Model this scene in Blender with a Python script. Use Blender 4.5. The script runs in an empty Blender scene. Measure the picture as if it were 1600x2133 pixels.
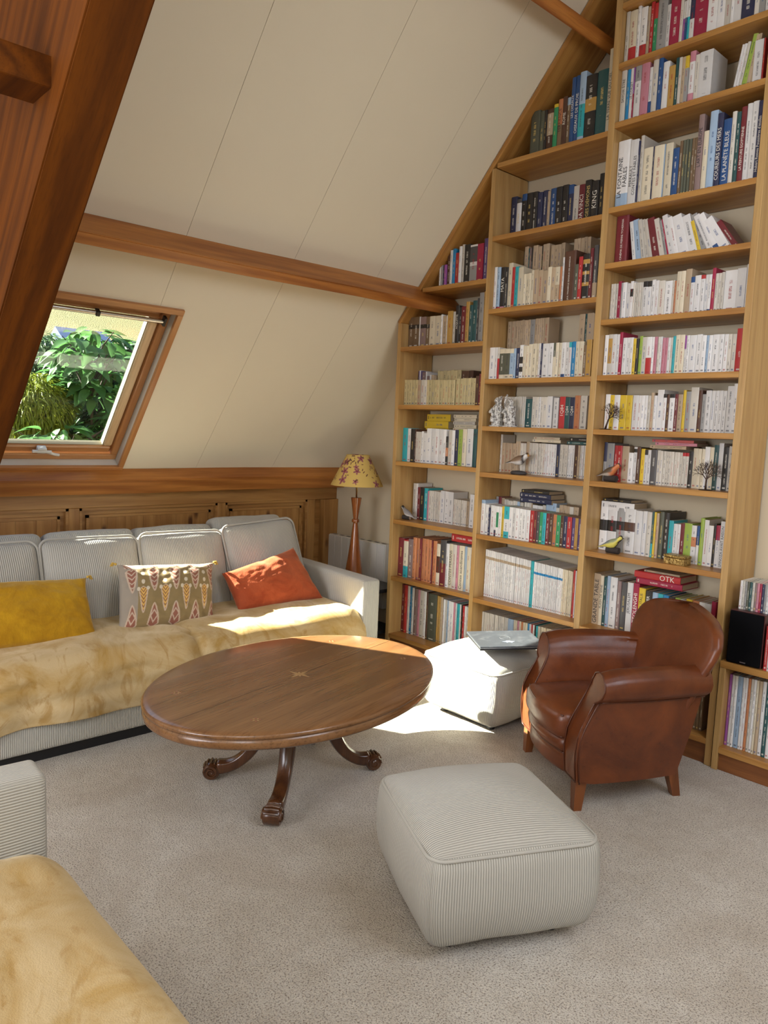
import bpy, bmesh, math, random
from math import sin, cos, pi, sqrt, radians
from mathutils import Vector, Matrix, Euler, noise
random.seed(7)
C = bpy.context.scene.collection
# ---------------------------------------------------------------- camera
cam_d = bpy.data.cameras.new('camera'); cam = bpy.data.objects.new('camera', cam_d); C.objects.link(cam)
cam_d.sensor_fit = 'HORIZONTAL'; cam_d.sensor_width = 36.0; cam_d.lens = 1572.709 * 36 / 1600; cam_d.clip_start = 0.05
def cam_matrix(loc, yaw, pitch, roll):
    f = Vector((-sin(yaw)*cos(pitch), cos(yaw)*cos(pitch), -sin(pitch)))
    r = f.cross(Vector((0, 0, 1))).normalized(); u = r.cross(f)
    r2 = cos(roll)*r + sin(roll)*u; u2 = -sin(roll)*r + cos(roll)*u
    m = Matrix((r2, u2, -f)).transposed().to_4x4(); m.translation = loc
    return m
cam.matrix_world = cam_matrix((3.4840, -3.3000, 1.4305), 0.825124, 0.107179, 0.0415867)
bpy.context.scene.camera = cam
# ---------------------------------------------------------------- world, sun, daylight, exposure
sc = bpy.context.scene
sc.view_settings.view_transform = 'Standard'; sc.view_settings.look = 'None'; sc.view_settings.gamma = 1.0
sc.view_settings.use_curve_mapping = False; sc.view_settings.exposure = 0.46
world = bpy.data.worlds.new('sky'); sc.world = world; world.use_nodes = True
wn = world.node_tree.nodes; wl = world.node_tree.links
sky = wn.new('ShaderNodeTexSky'); sky.sky_type = 'NISHITA'; sky.sun_disc = False
sky.sun_elevation = radians(35); sky.sun_rotation = radians(227); sky.air_density = 1.0; sky.dust_density = 1.5
wn['Background'].inputs['Strength'].default_value = 0.24
wl.new(sky.outputs[0], wn['Background'].inputs[0])
SUN_DIR = Vector((1.05, 0.98, -1.0)).normalized()
sl = bpy.data.lights.new('sun', 'SUN'); sl.energy = 38.0; sl.angle = radians(0.5); sl.color = (1.0, 0.93, 0.82)
so = bpy.data.objects.new('sun', sl); C.objects.link(so); so.rotation_euler = SUN_DIR.to_track_quat('-Z', 'Y').to_euler()
def area_lamp(name, loc, direction, sx, sy, energy, color):
    l = bpy.data.lights.new(name, 'AREA'); l.shape = 'RECTANGLE'; l.size = sx; l.size_y = sy; l.energy = energy; l.color = color
    o = bpy.data.objects.new(name, l); C.objects.link(o); o.location = loc
    o.rotation_euler = Vector(direction).to_track_quat('-Z', 'Y').to_euler()
# two added fill lamps under the unseen slope, one at the inferred gable window
area_lamp('roof_fill_lamp', (3.98, -1.3, 2.36), (-0.75, 0, -0.66), 1.15, 1.3, 24, (0.80, 0.87, 1.0))
area_lamp('roof_fill_lamp', (3.98, -4.2, 2.36), (-0.75, 0, -0.66), 1.15, 1.3, 22, (0.78, 0.88, 1.0))
area_lamp('gable_window_daylight', (2.1, -6.35, 1.6), (0, 1, -0.03), 2.4, 1.9, 112, (0.90, 0.92, 1.0))
# ---------------------------------------------------------------- materials
class NT:
    def __init__(s, name):
        s.m = bpy.data.materials.new(name); s.m.use_nodes = True; s.t = s.m.node_tree; s.n = s.t.nodes; s.l = s.t.links
        s.b = s.n['Principled BSDF']
    def node(s, typ, **k):
        n = s.n.new(typ)
        for a, v in k.items():
            if a.startswith('i_'):
                key = a[2:]; key = int(key) if key.isdigit() else key
                s.set(n.inputs[key], v)
            else: setattr(n, a, v)
        return n
    def set(s, sock, v):
        if isinstance(v, bpy.types.NodeSocket): s.l.new(v, sock)
        else:
            if isinstance(v, tuple) and len(v) == 3 and sock.type == 'RGBA': v = v + (1,)
            sock.default_value = v
    def math(s, op, a, b=0.0, c=None, clamp=False):
        n = s.n.new('ShaderNodeMath'); n.operation = op; n.use_clamp = clamp; s.set(n.inputs[0], a); s.set(n.inputs[1], b)
        if c is not None: s.set(n.inputs[2], c)
        return n.outputs[0]
    def mix(s, f, a, b, mode='MIX'):
        n = s.n.new('ShaderNodeMix'); n.data_type = 'RGBA'; n.blend_type = mode; s.set(n.inputs[0], f); s.set(n.inputs[6], a); s.set(n.inputs[7], b)
        return n.outputs[2]
    def noise(s, vec, scale, detail=3, rough=0.5, dist=0.0):
        n = s.n.new('ShaderNodeTexNoise'); s.set(n.inputs['Vector'], vec); s.set(n.inputs['Scale'], scale)
        n.inputs['Detail'].default_value = detail; n.inputs['Roughness'].default_value = rough; n.inputs['Distortion'].default_value = dist
        return n.outputs['Fac']
    def ramp(s, f, stops):
        n = s.n.new('ShaderNodeValToRGB'); s.set(n.inputs[0], f); e = n.color_ramp.elements
        while len(e) < len(stops): e.new(0.5)
        for k, (p, c) in zip(e, stops): k.position = p; k.color = (c, c, c, 1) if isinstance(c, (int, float)) else tuple(c) + (1,)
        return n.outputs[0]
    def coord(s, which='Object'):
        return s.n.new('ShaderNodeTexCoord').outputs[which]
    def mapping(s, vec, scale=(1, 1, 1), loc=(0, 0, 0), rot=(0, 0, 0)):
        n = s.n.new('ShaderNodeMapping'); s.set(n.inputs[0], vec); n.inputs[1].default_value = loc; n.inputs[2].default_value = rot; n.inputs[3].default_value = scale
        return n.outputs[0]
    def bump(s, h, strength=0.3, dist=0.01, normal=None):
        n = s.n.new('ShaderNodeBump'); s.set(n.inputs['Height'], h); n.inputs['Strength'].default_value = strength; n.inputs['Distance'].default_value = dist
        if normal is not None: s.set(n.inputs['Normal'], normal)
        s.l.new(n.outputs[0], s.b.inputs['Normal']); return n.outputs[0]
    def base(s, v): s.set(s.b.inputs['Base Color'], v)
    def p(s, **k):
        for a, v in k.items(): s.set(s.b.inputs[a.replace('_', ' ')], v)
        return s
def plain(name, col, rough=0.5, metal=0.0, spec=0.5, **k):
    t = NT(name); t.base(col); t.p(Roughness=rough, Metallic=metal); t.b.inputs['Specular IOR Level'].default_value = spec
    for a, v in k.items(): t.set(t.b.inputs[a.replace('_', ' ')], v)
    return t.m
def wood(name, light, dark, axis='X', rough=0.4, fine=1.0, knots=0.0, coat=0.0, streak=0.5, wear=0.15):
    t = NT(name); co = t.coord()
    # every board gets its own stretch of grain
    rnd = t.node('ShaderNodeObjectInfo').outputs['Random']
    off = t.node('ShaderNodeVectorMath', operation='ADD'); t.l.new(co, off.inputs[0])
    cmb = t.node('ShaderNodeCombineXYZ'); 
    for i in range(3): t.set(cmb.inputs[i], t.math('MULTIPLY', rnd, 7.0 + 5*i))
    t.l.new(cmb.outputs[0], off.inputs[1]); v = off.outputs[0]
    st = {'X': (0.07, 1, 1), 'Y': (1, 0.07, 1), 'Z': (1, 1, 0.07)}[axis]
    ms = t.mapping(v, scale=st)
    n1 = t.noise(ms, 14*fine, 5, 0.6, 1.2)
    rings = t.node('ShaderNodeTexWave', wave_type='BANDS', bands_direction='DIAGONAL'); t.l.new(ms, rings.inputs['Vector'])
    rings.inputs['Scale'].default_value = 7*fine; rings.inputs['Distortion'].default_value = 9; rings.inputs['Detail'].default_value = 3; rings.inputs['Detail Scale'].default_value = 1.2
    mixf = t.math('ADD', t.math('MULTIPLY', n1, 0.65), t.math('MULTIPLY', rings.outputs['Fac'], streak*0.5))
    col = t.mix(t.ramp(mixf, [(0.2, 0.0), (0.75, 1.0)]), dark, light)
    pore = t.noise(t.mapping(v, scale={'X': (6, 140, 140), 'Y': (140, 6, 140), 'Z': (140, 140, 6)}[axis]), 1.0, 2, 0.6)
    col = t.mix(t.math('MULTIPLY', t.ramp(pore, [(0.5, 0.0), (0.72, 1.0)]), wear*2), col, tuple(c*0.55 for c in dark))
    if knots > 0:
        ks = {'X': (0.45, 1, 1), 'Y': (1, 0.45, 1), 'Z': (1, 1, 0.45)}[axis]
        vo = t.node('ShaderNodeTexVoronoi', i_Scale=knots); t.l.new(t.mapping(v, scale=ks), vo.inputs['Vector'])
        sel = t.ramp(t.node('ShaderNodeSeparateColor', i_0=vo.outputs['Color']).outputs[0], [(0.45, 0.0), (0.5, 1.0)])
        k1 = t.math('MULTIPLY', t.ramp(vo.outputs['Distance'], [(0.05, 1.0), (0.12, 0.0)]), sel)
        col = t.mix(k1, col, (0.10, 0.035, 0.01))
    t.base(col); t.p(Roughness=rough); t.b.inputs['Coat Weight'].default_value = coat; t.b.inputs['Coat Roughness'].default_value = 0.18
    t.bump(t.math('ADD', pore, n1), 0.12, 0.002)
    return t.m
OAK, OAKD = (0.56, 0.295, 0.080), (0.36, 0.155, 0.034)
M = {}
M['oak_x'] = wood('oak_boards', OAK, OAKD, 'X', 0.38)
M['oak_y'] = wood('oak_boards_deep', OAK, OAKD, 'Y', 0.38)
M['oak_z'] = wood('oak_uprights', (0.58, 0.37, 0.145), (0.42, 0.235, 0.075), 'Z', 0.38)
M['oak_dark'] = wood('oak_plinth', (0.30, 0.11, 0.03), (0.14, 0.045, 0.012), 'X', 0.4)
M['beam'] = wood('stained_beam', (0.54, 0.215, 0.045), (0.30, 0.095, 0.018), 'Y', 0.42, knots=1.6, streak=0.7)
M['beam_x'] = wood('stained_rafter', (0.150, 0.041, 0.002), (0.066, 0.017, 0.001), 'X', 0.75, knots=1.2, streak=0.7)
M['pine_y'] = wood('knotty_pine', (0.50, 0.265, 0.080), (0.31, 0.135, 0.034), 'Y', 0.4, knots=5.5)
M['pine_z'] = wood('knotty_pine_upright', (0.49, 0.255, 0.075), (0.30, 0.13, 0.033), 'Z', 0.4, knots=5.0)
M['win_x'] = wood('window_pine', (0.58, 0.28, 0.10), (0.40, 0.16, 0.05), 'X', 0.32, coat=0.2)
M['win_y'] = wood('window_pine_across', (0.58, 0.28, 0.10), (0.40, 0.16, 0.05), 'Y', 0.32, coat=0.2)
M['win_pale'] = wood('window_sash_pine', (0.74, 0.56, 0.34), (0.62, 0.42, 0.22), 'X', 0.35)
M['walnut'] = wood('walnut_top', (0.26, 0.125, 0.048), (0.155, 0.068, 0.025), 'X', 0.26, fine=0.6, coat=0.35, streak=0.5, wear=0.3)
M['walnut_leg'] = wood('carved_walnut', (0.125, 0.045, 0.014), (0.045, 0.015, 0.006), 'Z', 0.25, coat=0.5)
M['cherry'] = wood('turned_cherry', (0.36, 0.115, 0.03), (0.20, 0.05, 0.012), 'Z', 0.18, coat=0.6)
M['leg_wood'] = wood('chair_leg_wood', (0.26, 0.08, 0.02), (0.14, 0.04, 0.01), 'Z', 0.3, coat=0.3)
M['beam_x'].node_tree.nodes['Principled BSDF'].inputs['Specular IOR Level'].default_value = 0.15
def plaster(name, col):
    t = NT(name); co = t.coord(); n = t.noise(co, 1.2, 4, 0.6)
    t.base(t.mix(n, tuple(c*0.96 for c in col), tuple(min(1, c*1.03) for c in col))); t.p(Roughness=0.75); t.b.inputs['Specular IOR Level'].default_value = 0.25
    t.bump(t.noise(co, 160, 3, 0.6), 0.06, 0.002); return t.m
M['ceiling'] = plaster('cream_ceiling_board', (0.84, 0.765, 0.60))
M['wall'] = plaster('cream_plaster', (0.66, 0.565, 0.40))
M['joint'] = plain('joint_filler', (0.30, 0.26, 0.18), 0.9)  # own dark tone of the ceiling board joints and the window gasket
M['white'] = plain('white_enamel', (0.74, 0.72, 0.66), 0.35)
M['black'] = plain('black_plastic', (0.012, 0.012, 0.014), 0.4)
M['black_cloth'] = plain('black_grille_cloth', (0.004, 0.004, 0.005), 0.9, spec=0.1)
M['chrome'] = plain('chrome', (0.6, 0.58, 0.52), 0.25, 1.0)
M['brass'] = plain('brass', (0.75, 0.52, 0.2), 0.28, 1.0)
M['iron'] = plain('rusty_wire', (0.07, 0.04, 0.025), 0.55, 0.5)
def carpet():
    t = NT('beige_carpet_pile'); co = t.coord()
    big = t.noise(co, 2.3, 3, 0.6, 0.6); mid = t.noise(co, 16, 3, 0.7); pile = t.noise(co, 190, 2, 0.7); fine = t.noise(co, 420, 2, 0.6)
    c = t.mix(t.ramp(big, [(0.35, 0.0), (0.65, 1.0)]), (0.68, 0.60, 0.50), (0.84, 0.78, 0.69))
    c = t.mix(t.math('MULTIPLY', t.ramp(mid, [(0.4, 0.0), (0.7, 1.0)]), 0.3), c, (0.50, 0.42, 0.33))
    c = t.mix(t.ramp(pile, [(0.33, 1.0), (0.50, 0.0)]), c, (0.24, 0.18, 0.13))
    c = t.mix(t.math('MULTIPLY', t.ramp(fine, [(0.5, 0.0), (0.8, 1.0)]), 0.5), c, (0.85, 0.80, 0.73))
    t.base(c); t.p(Roughness=1.0); t.b.inputs['Specular IOR Level'].default_value = 0.1
    t.b.inputs['Sheen Weight'].default_value = 0.15
    t.bump(t.math('ADD', t.math('ADD', t.math('MULTIPLY', pile, 1.0), t.math('MULTIPLY', fine, 0.4)), t.math('MULTIPLY', mid, 0.6)), 0.9, 0.012)
    return t.m
M['carpet'] = carpet()
def corduroy(name, col, groove, period=0.0072):
    t = NT(name); uv = t.node('ShaderNodeUVMap').outputs[0]; s = t.node('ShaderNodeSeparateXYZ', i_0=uv)
    wob = t.math('MULTIPLY', t.noise(t.coord(), 9, 2), 0.0035)
    ph = t.math('SINE', t.math('MULTIPLY', t.math('ADD', s.outputs[0], wob), 2*pi/period))
    r = t.math('ADD', t.math('MULTIPLY', ph, 0.5), 0.5)
    big = t.noise(t.coord(), 5, 3, 0.6)
    fz = t.noise(t.coord(), 600, 2)
    c = t.mix(t.ramp(r, [(0.0, 0.0), (0.55, 1.0)]), groove, col)
    c = t.mix(t.math('MULTIPLY', t.ramp(big, [(0.4, 0.0), (0.75, 1.0)]), 0.22), c, tuple(x*0.7 for x in col))
    t.base(t.mix(t.math('MULTIPLY', fz, 0.25), c, tuple(x*0.75 for x in col))); t.p(Roughness=0.9); t.b.inputs['Specular IOR Level'].default_value = 0.15
    t.b.inputs['Sheen Weight'].default_value = 0.25
    t.bump(r, 0.6, 0.003); return t.m
M['cord'] = corduroy('light_grey_corduroy', (0.54, 0.515, 0.45), (0.27, 0.255, 0.215))
M['cord_fine'] = corduroy('light_grey_fine_corduroy', (0.52, 0.495, 0.435), (0.35, 0.33, 0.285), 0.0095)
M['piping'] = plain('grey_piping', (0.42, 0.40, 0.35), 0.9)
def plush(name, a, b, dark):
    t = NT(name); co = t.coord()
    n = t.noise(co, 3.4, 5, 0.62, 1.6); n2 = t.noise(t.mapping(co, scale=(1, 1.8, 1), loc=(3, 1, 0)), 4.5, 4, 0.6, 2.4)
    c = t.mix(t.ramp(n, [(0.36, 0.0), (0.62, 1.0)]), a, b)
    c = t.mix(t.math('MULTIPLY', t.ramp(n2, [(0.55, 0.0), (0.68, 1.0)]), 0.6), c, dark)
    t.base(c); t.p(Roughness=0.75); t.b.inputs['Specular IOR Level'].default_value = 0.2
    t.b.inputs['Sheen Weight'].default_value = 0.6; t.set(t.b.inputs['Sheen Tint'], (1.0, 0.86, 0.6)); t.b.inputs['Sheen Roughness'].default_value = 0.35
    t.bump(t.math('ADD', t.math('MULTIPLY', t.noise(co, 300, 2, 0.6), 0.4), t.math('MULTIPLY', n, 1.4)), 0.35, 0.008); return t.m
M['gold'] = plush('gold_plush_throw', (0.41, 0.255, 0.075), (0.56, 0.42, 0.225), (0.33, 0.175, 0.030))
def leather():
    t = NT('brown_club_leather'); co = t.coord()
    n = t.noise(co, 4.5, 5, 0.65, 0.5); n2 = t.noise(co, 38, 4, 0.6)
    c = t.mix(t.ramp(n, [(0.3, 0.0), (0.7, 1.0)]), (0.080, 0.020, 0.007), (0.185, 0.048, 0.012))
    c = t.mix(t.math('MULTIPLY', t.ramp(n2, [(0.62, 0.0), (0.75, 1.0)]), 0.5), c, (0.035, 0.010, 0.005))
    t.base(c); t.set(t.b.inputs['Roughness'], t.math('MULTIPLY_ADD', n2, 0.16, 0.27)); t.b.inputs['Specular IOR Level'].default_value = 0.5
    t.bump(t.math('ADD', t.noise(co, 240, 3, 0.6), t.math('MULTIPLY', n2, 0.8)), 0.14, 0.002); return t.m
M['leather'] = leather()
M['leather_seam'] = plain('leather_piping', (0.085, 0.022, 0.008), 0.35)
def velvet(name, a, b, sheen=(1, 0.8, 0.4), bumpy=0.3, weave=True):
    t = NT(name); co = t.coord(); n = t.noise(co, 7, 4, 0.65, 0.8); w = t.noise(t.mapping(co, scale=(1, 1, 0.25)), 110, 3, 0.7)
    c = t.mix(t.ramp(n, [(0.35, 0.0), (0.68, 1.0)]), a, b)
    if weave: c = t.mix(t.math('MULTIPLY', w, 0.5), c, tuple(x*0.62 for x in a))
    t.base(c); t.p(Roughness=0.8); t.b.inputs['Sheen Weight'].default_value = 0.5; t.set(t.b.inputs['Sheen Tint'], sheen)
    t.b.inputs['Specular IOR Level'].default_value = 0.15
    t.bump(t.math('ADD', w, t.math('MULTIPLY', n, 2.0)), bumpy, 0.006); return t.m
M['mustard'] = velvet('mustard_velvet', (0.40, 0.195, 0.004), (0.56, 0.31, 0.010))
M['rust'] = velvet('rust_velvet', (0.27, 0.045, 0.015), (0.40, 0.085, 0.03), (1, 0.5, 0.3), weave=False)
def vcol(name, rough=0.8, sheen=0.0, bscale=0, attr='Col', trans=0.0):
    t = NT(name); a = t.node('ShaderNodeVertexColor', layer_name=attr).outputs[0]
    t.base(a); t.p(Roughness=rough); t.b.inputs['Sheen Weight'].default_value = sheen
    if bscale: t.bump(t.noise(t.coord(), bscale, 3, 0.6), 0.25, 0.002)
    return t.m
M['ikat'] = vcol('printed_linen', 0.85, 0.15, 160)
M['shade'] = vcol('printed_cotton_shade', 0.85, 0.0, 200)
M['paint'] = vcol('painted_wood_bird', 0.45)
M['tassel'] = plain('gold_tassel_yarn', (0.60, 0.38, 0.07), 0.9)
def carved():
    t = NT('carved_ivory_resin'); co = t.coord(); n = t.noise(co, 90, 4, 0.6, 1.0)
    t.base(t.mix(t.ramp(n, [(0.40, 0.0), (0.52, 1.0)]), (0.16, 0.14, 0.12), (0.80, 0.78, 0.73))); t.p(Roughness=0.4)
    t.bump(n, 0.9, 0.006); return t.m
M['carved'] = carved()
def hammered():
    t = NT('embossed_brass'); co = t.coord(); n = t.noise(co, 85, 3, 0.6, 2.0)
    t.base(t.mix(t.ramp(n, [(0.4, 0.0), (0.6, 1.0)]), (0.22, 0.12, 0.03), (0.80, 0.58, 0.22))); t.p(Roughness=0.3, Metallic=0.9)
    t.bump(n, 1.0, 0.006); return t.m
M['emboss'] = hammered()
def laptop_mat():
    t = NT('dark_grey_laptop_lid'); n = t.noise(t.coord(), 22, 5, 0.7)
    t.base(t.mix(t.ramp(n, [(0.5, 0.0), (0.75, 1.0)]), (0.055, 0.06, 0.07), (0.11, 0.115, 0.125))); t.p(Roughness=0.38, Metallic=0.3); return t.m
M['laptop'] = laptop_mat()
M['silver'] = plain('silver_trim', (0.5, 0.52, 0.55), 0.3, 0.9)
def glass_mat():
    t = NT('window_glass'); t.p(Roughness=0.0); t.base((0.95, 1.0, 0.98))
    gl = t.node('ShaderNodeBsdfGlossy'); gl.inputs['Roughness'].default_value = 0.0
    tr = t.node('ShaderNodeBsdfTransparent'); tr.inputs[0].default_value = (0.93, 0.97, 0.95, 1)
    fr = t.node('ShaderNodeFresnel'); t.set(fr.inputs[0], t.math('MULTIPLY_ADD', t.node('ShaderNodeNewGeometry').outputs['Backfacing'], 1/1.45-1.45, 1.45))
    mx = t.node('ShaderNodeMixShader'); t.l.new(fr.outputs[0], mx.inputs[0]); t.l.new(tr.outputs[0], mx.inputs[1]); t.l.new(gl.outputs[0], mx.inputs[2])
    t.l.new(mx.outputs[0], t.n['Material Output'].inputs[0]); return t.m
M['glass'] = glass_mat()
def leaf_mat(name, a, b, tr=0.45):
    t = NT(name); n = t.noise(t.coord(), 3, 3); r = t.node('ShaderNodeObjectInfo').outputs['Random']
    isl = t.node('ShaderNodeNewGeometry').outputs['Random Per Island']
    f = t.math('MULTIPLY', t.math('ADD', t.math('ADD', n, r), isl), 0.36)
    col = t.mix(f, a, b); t.base(col); t.p(Roughness=0.45)
    tl = t.node('ShaderNodeBsdfTranslucent'); t.l.new(col, tl.inputs[0]); mx = t.node('ShaderNodeMixShader'); mx.inputs[0].default_value = tr
    t.l.new(t.b.outputs[0], mx.inputs[1]); t.l.new(tl.outputs[0], mx.inputs[2]); t.l.new(mx.outputs[0], t.n['Material Output'].inputs[0]); return t.m
M['leaf'] = leaf_mat('broad_leaf', (0.025, 0.085, 0.022), (0.10, 0.23, 0.065))
M['leaf_dark'] = leaf_mat('hedge_leaf', (0.008, 0.025, 0.010), (0.03, 0.075, 0.022), 0.3)
M['leaf_yellow'] = leaf_mat('golden_conifer_leaf', (0.10, 0.14, 0.012), (0.30, 0.33, 0.03), 0.4)
M['leaf_mid'] = leaf_mat('shrub_leaf', (0.04, 0.09, 0.035), (0.12, 0.19, 0.09), 0.4)
M['bark'] = plain('grey_bark', (0.05, 0.037, 0.028), 0.9)
M['shed'] = plain('blue_painted_shed', (0.04, 0.07, 0.16), 0.6)
def lawn():
    t = NT('dry_lawn'); n = t.noise(t.coord(), 1.2, 5, 0.7); n2 = t.noise(t.coord(), 25, 3)
    t.base(t.mix(t.math('MULTIPLY', t.math('ADD', n, n2), 0.5), (0.10, 0.10, 0.03), (0.20, 0.175, 0.07))); t.p(Roughness=1.0); t.bump(n2, 0.6, 0.1); return t.m
M['lawn'] = lawn()
def book_mat():
    t = NT('book_covers'); col = t.node('ShaderNodeVertexColor', layer_name='Col'); ink = t.node('ShaderNodeVertexColor', layer_name='Ink')
    uv = t.node('ShaderNodeSeparateXYZ', i_0=t.node('ShaderNodeUVMap', uv_map='UVMap').outputs[0])
    dm = t.node('ShaderNodeSeparateXYZ', i_0=t.node('ShaderNodeUVMap', uv_map='Dim').outputs[0])
    u, v, h, rn = uv.outputs[0], uv.outputs[1], dm.outputs[0], dm.outputs[1]
    vm = t.math('MULTIPLY', v, h)
    cen = t.math('LESS_THAN', t.math('ABSOLUTE', t.math('SUBTRACT', u, 0.5)), 0.12)
    a = t.math('MULTIPLY', t.math('GREATER_THAN', v, t.math('MULTIPLY_ADD', rn, 0.25, 0.12)), t.math('LESS_THAN', v, t.math('MULTIPLY_ADD', rn, -0.18, 0.90)))
    q = t.node('ShaderNodeCombineXYZ', i_0=t.math('MULTIPLY', vm, 900.0), i_1=t.math('MULTIPLY', u, 5.0), i_2=t.math('MULTIPLY', rn, 97.0))
    letters = t.math('GREATER_THAN', t.noise(q.outputs[0], 1.0, 1), 0.47)
    q2 = t.node('ShaderNodeCombineXYZ', i_0=t.math('MULTIPLY', vm, 38.0), i_1=0.0, i_2=t.math('MULTIPLY', rn, 53.0))
    words = t.math('GREATER_THAN', t.noise(q2.outputs[0], 1.0, 0), 0.46)
    m1 = t.math('MULTIPLY', t.math('MULTIPLY', cen, a), t.math('MULTIPLY', letters, words))
    logo = t.math('MULTIPLY', t.math('LESS_THAN', t.math('ABSOLUTE', t.math('SUBTRACT', vm, 0.012)), 0.0035), t.math('LESS_THAN', t.math('ABSOLUTE', t.math('SUBTRACT', u, 0.5)), 0.25))
    mk = t.math('MULTIPLY', t.math('MAXIMUM', m1, logo), ink.outputs[1])
    mk = t.math('MULTIPLY', mk, t.math('GREATER_THAN', u, 0.0))
    dirt = t.noise(t.coord(), 30, 3)
    c = t.mix(t.math('MULTIPLY', dirt, 0.18), col.outputs[0], (0.25, 0.2, 0.14))
    t.base(t.mix(t.math('MULTIPLY', mk, 0.7), c, ink.outputs[0])); t.p(Roughness=0.42); t.b.inputs['Specular IOR Level'].default_value = 0.4
    return t.m
M['book'] = book_mat()
def pages_mat():
    t = NT('book_pages'); n = t.noise(t.mapping(t.coord(), scale=(900, 3, 3)), 1.0, 2)
    t.base(t.mix(n, (0.40, 0.31, 0.20), (0.66, 0.56, 0.40))); t.p(Roughness=0.9); return t.m
M['pages'] = pages_mat()
M['ink_dark'] = plain('spine_lettering_dark', (0.03, 0.03, 0.035), 0.5)
M['ink_light'] = plain('spine_lettering_light', (0.85, 0.82, 0.72), 0.5)
M['ink_red'] = plain('spine_lettering_red', (0.55, 0.03, 0.02), 0.5)
M['ink_gold'] = plain('spine_lettering_gold', (0.72, 0.55, 0.18), 0.4)
# ---------------------------------------------------------------- helpers
def add(name, verts, faces, m, parent=None, smooth=False, uv=None, col=None, loc=None, rot=None):
    me = bpy.data.meshes.new(name); me.from_pydata([tuple(v) for v in verts], [], faces)
    if uv is not None:
        l = me.uv_layers.new(name='UVMap'); l.data.foreach_set('uv', [c for f in uv for p in f for c in p])
    if col is not None:                       # per-vertex colours
        a = me.color_attributes.new('Col', 'FLOAT_COLOR', 'POINT'); a.data.foreach_set('color', [c for p in col for c in (*p, 1.0)])
    if smooth: me.shade_smooth()
    return obj(name, me, m, parent, loc, rot)
def obj(name, me, m=None, parent=None, loc=None, rot=None):
    o = bpy.data.objects.new(name, me); C.objects.link(o)
    if m is not None:
        if me and not me.materials:
            me.materials.append(M[m] if isinstance(m, str) else m)
    if loc: o.location = loc
    if rot: o.rotation_euler = rot
    if parent: o.parent = parent
    return o
def tag(o, label=None, cat=None, group=None, kind=None):
    if label: o['label'] = label
    if cat: o['category'] = cat
    if group: o['group'] = group
    if kind: o['kind'] = kind
    return o
def empty(name, loc, label=None, cat=None, group=None, rot=None):
    o = bpy.data.objects.new(name, None); C.objects.link(o); o.location = loc; o.empty_display_size = 0.1
    if rot: o.rotation_euler = rot
    return tag(o, label, cat, group)
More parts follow.
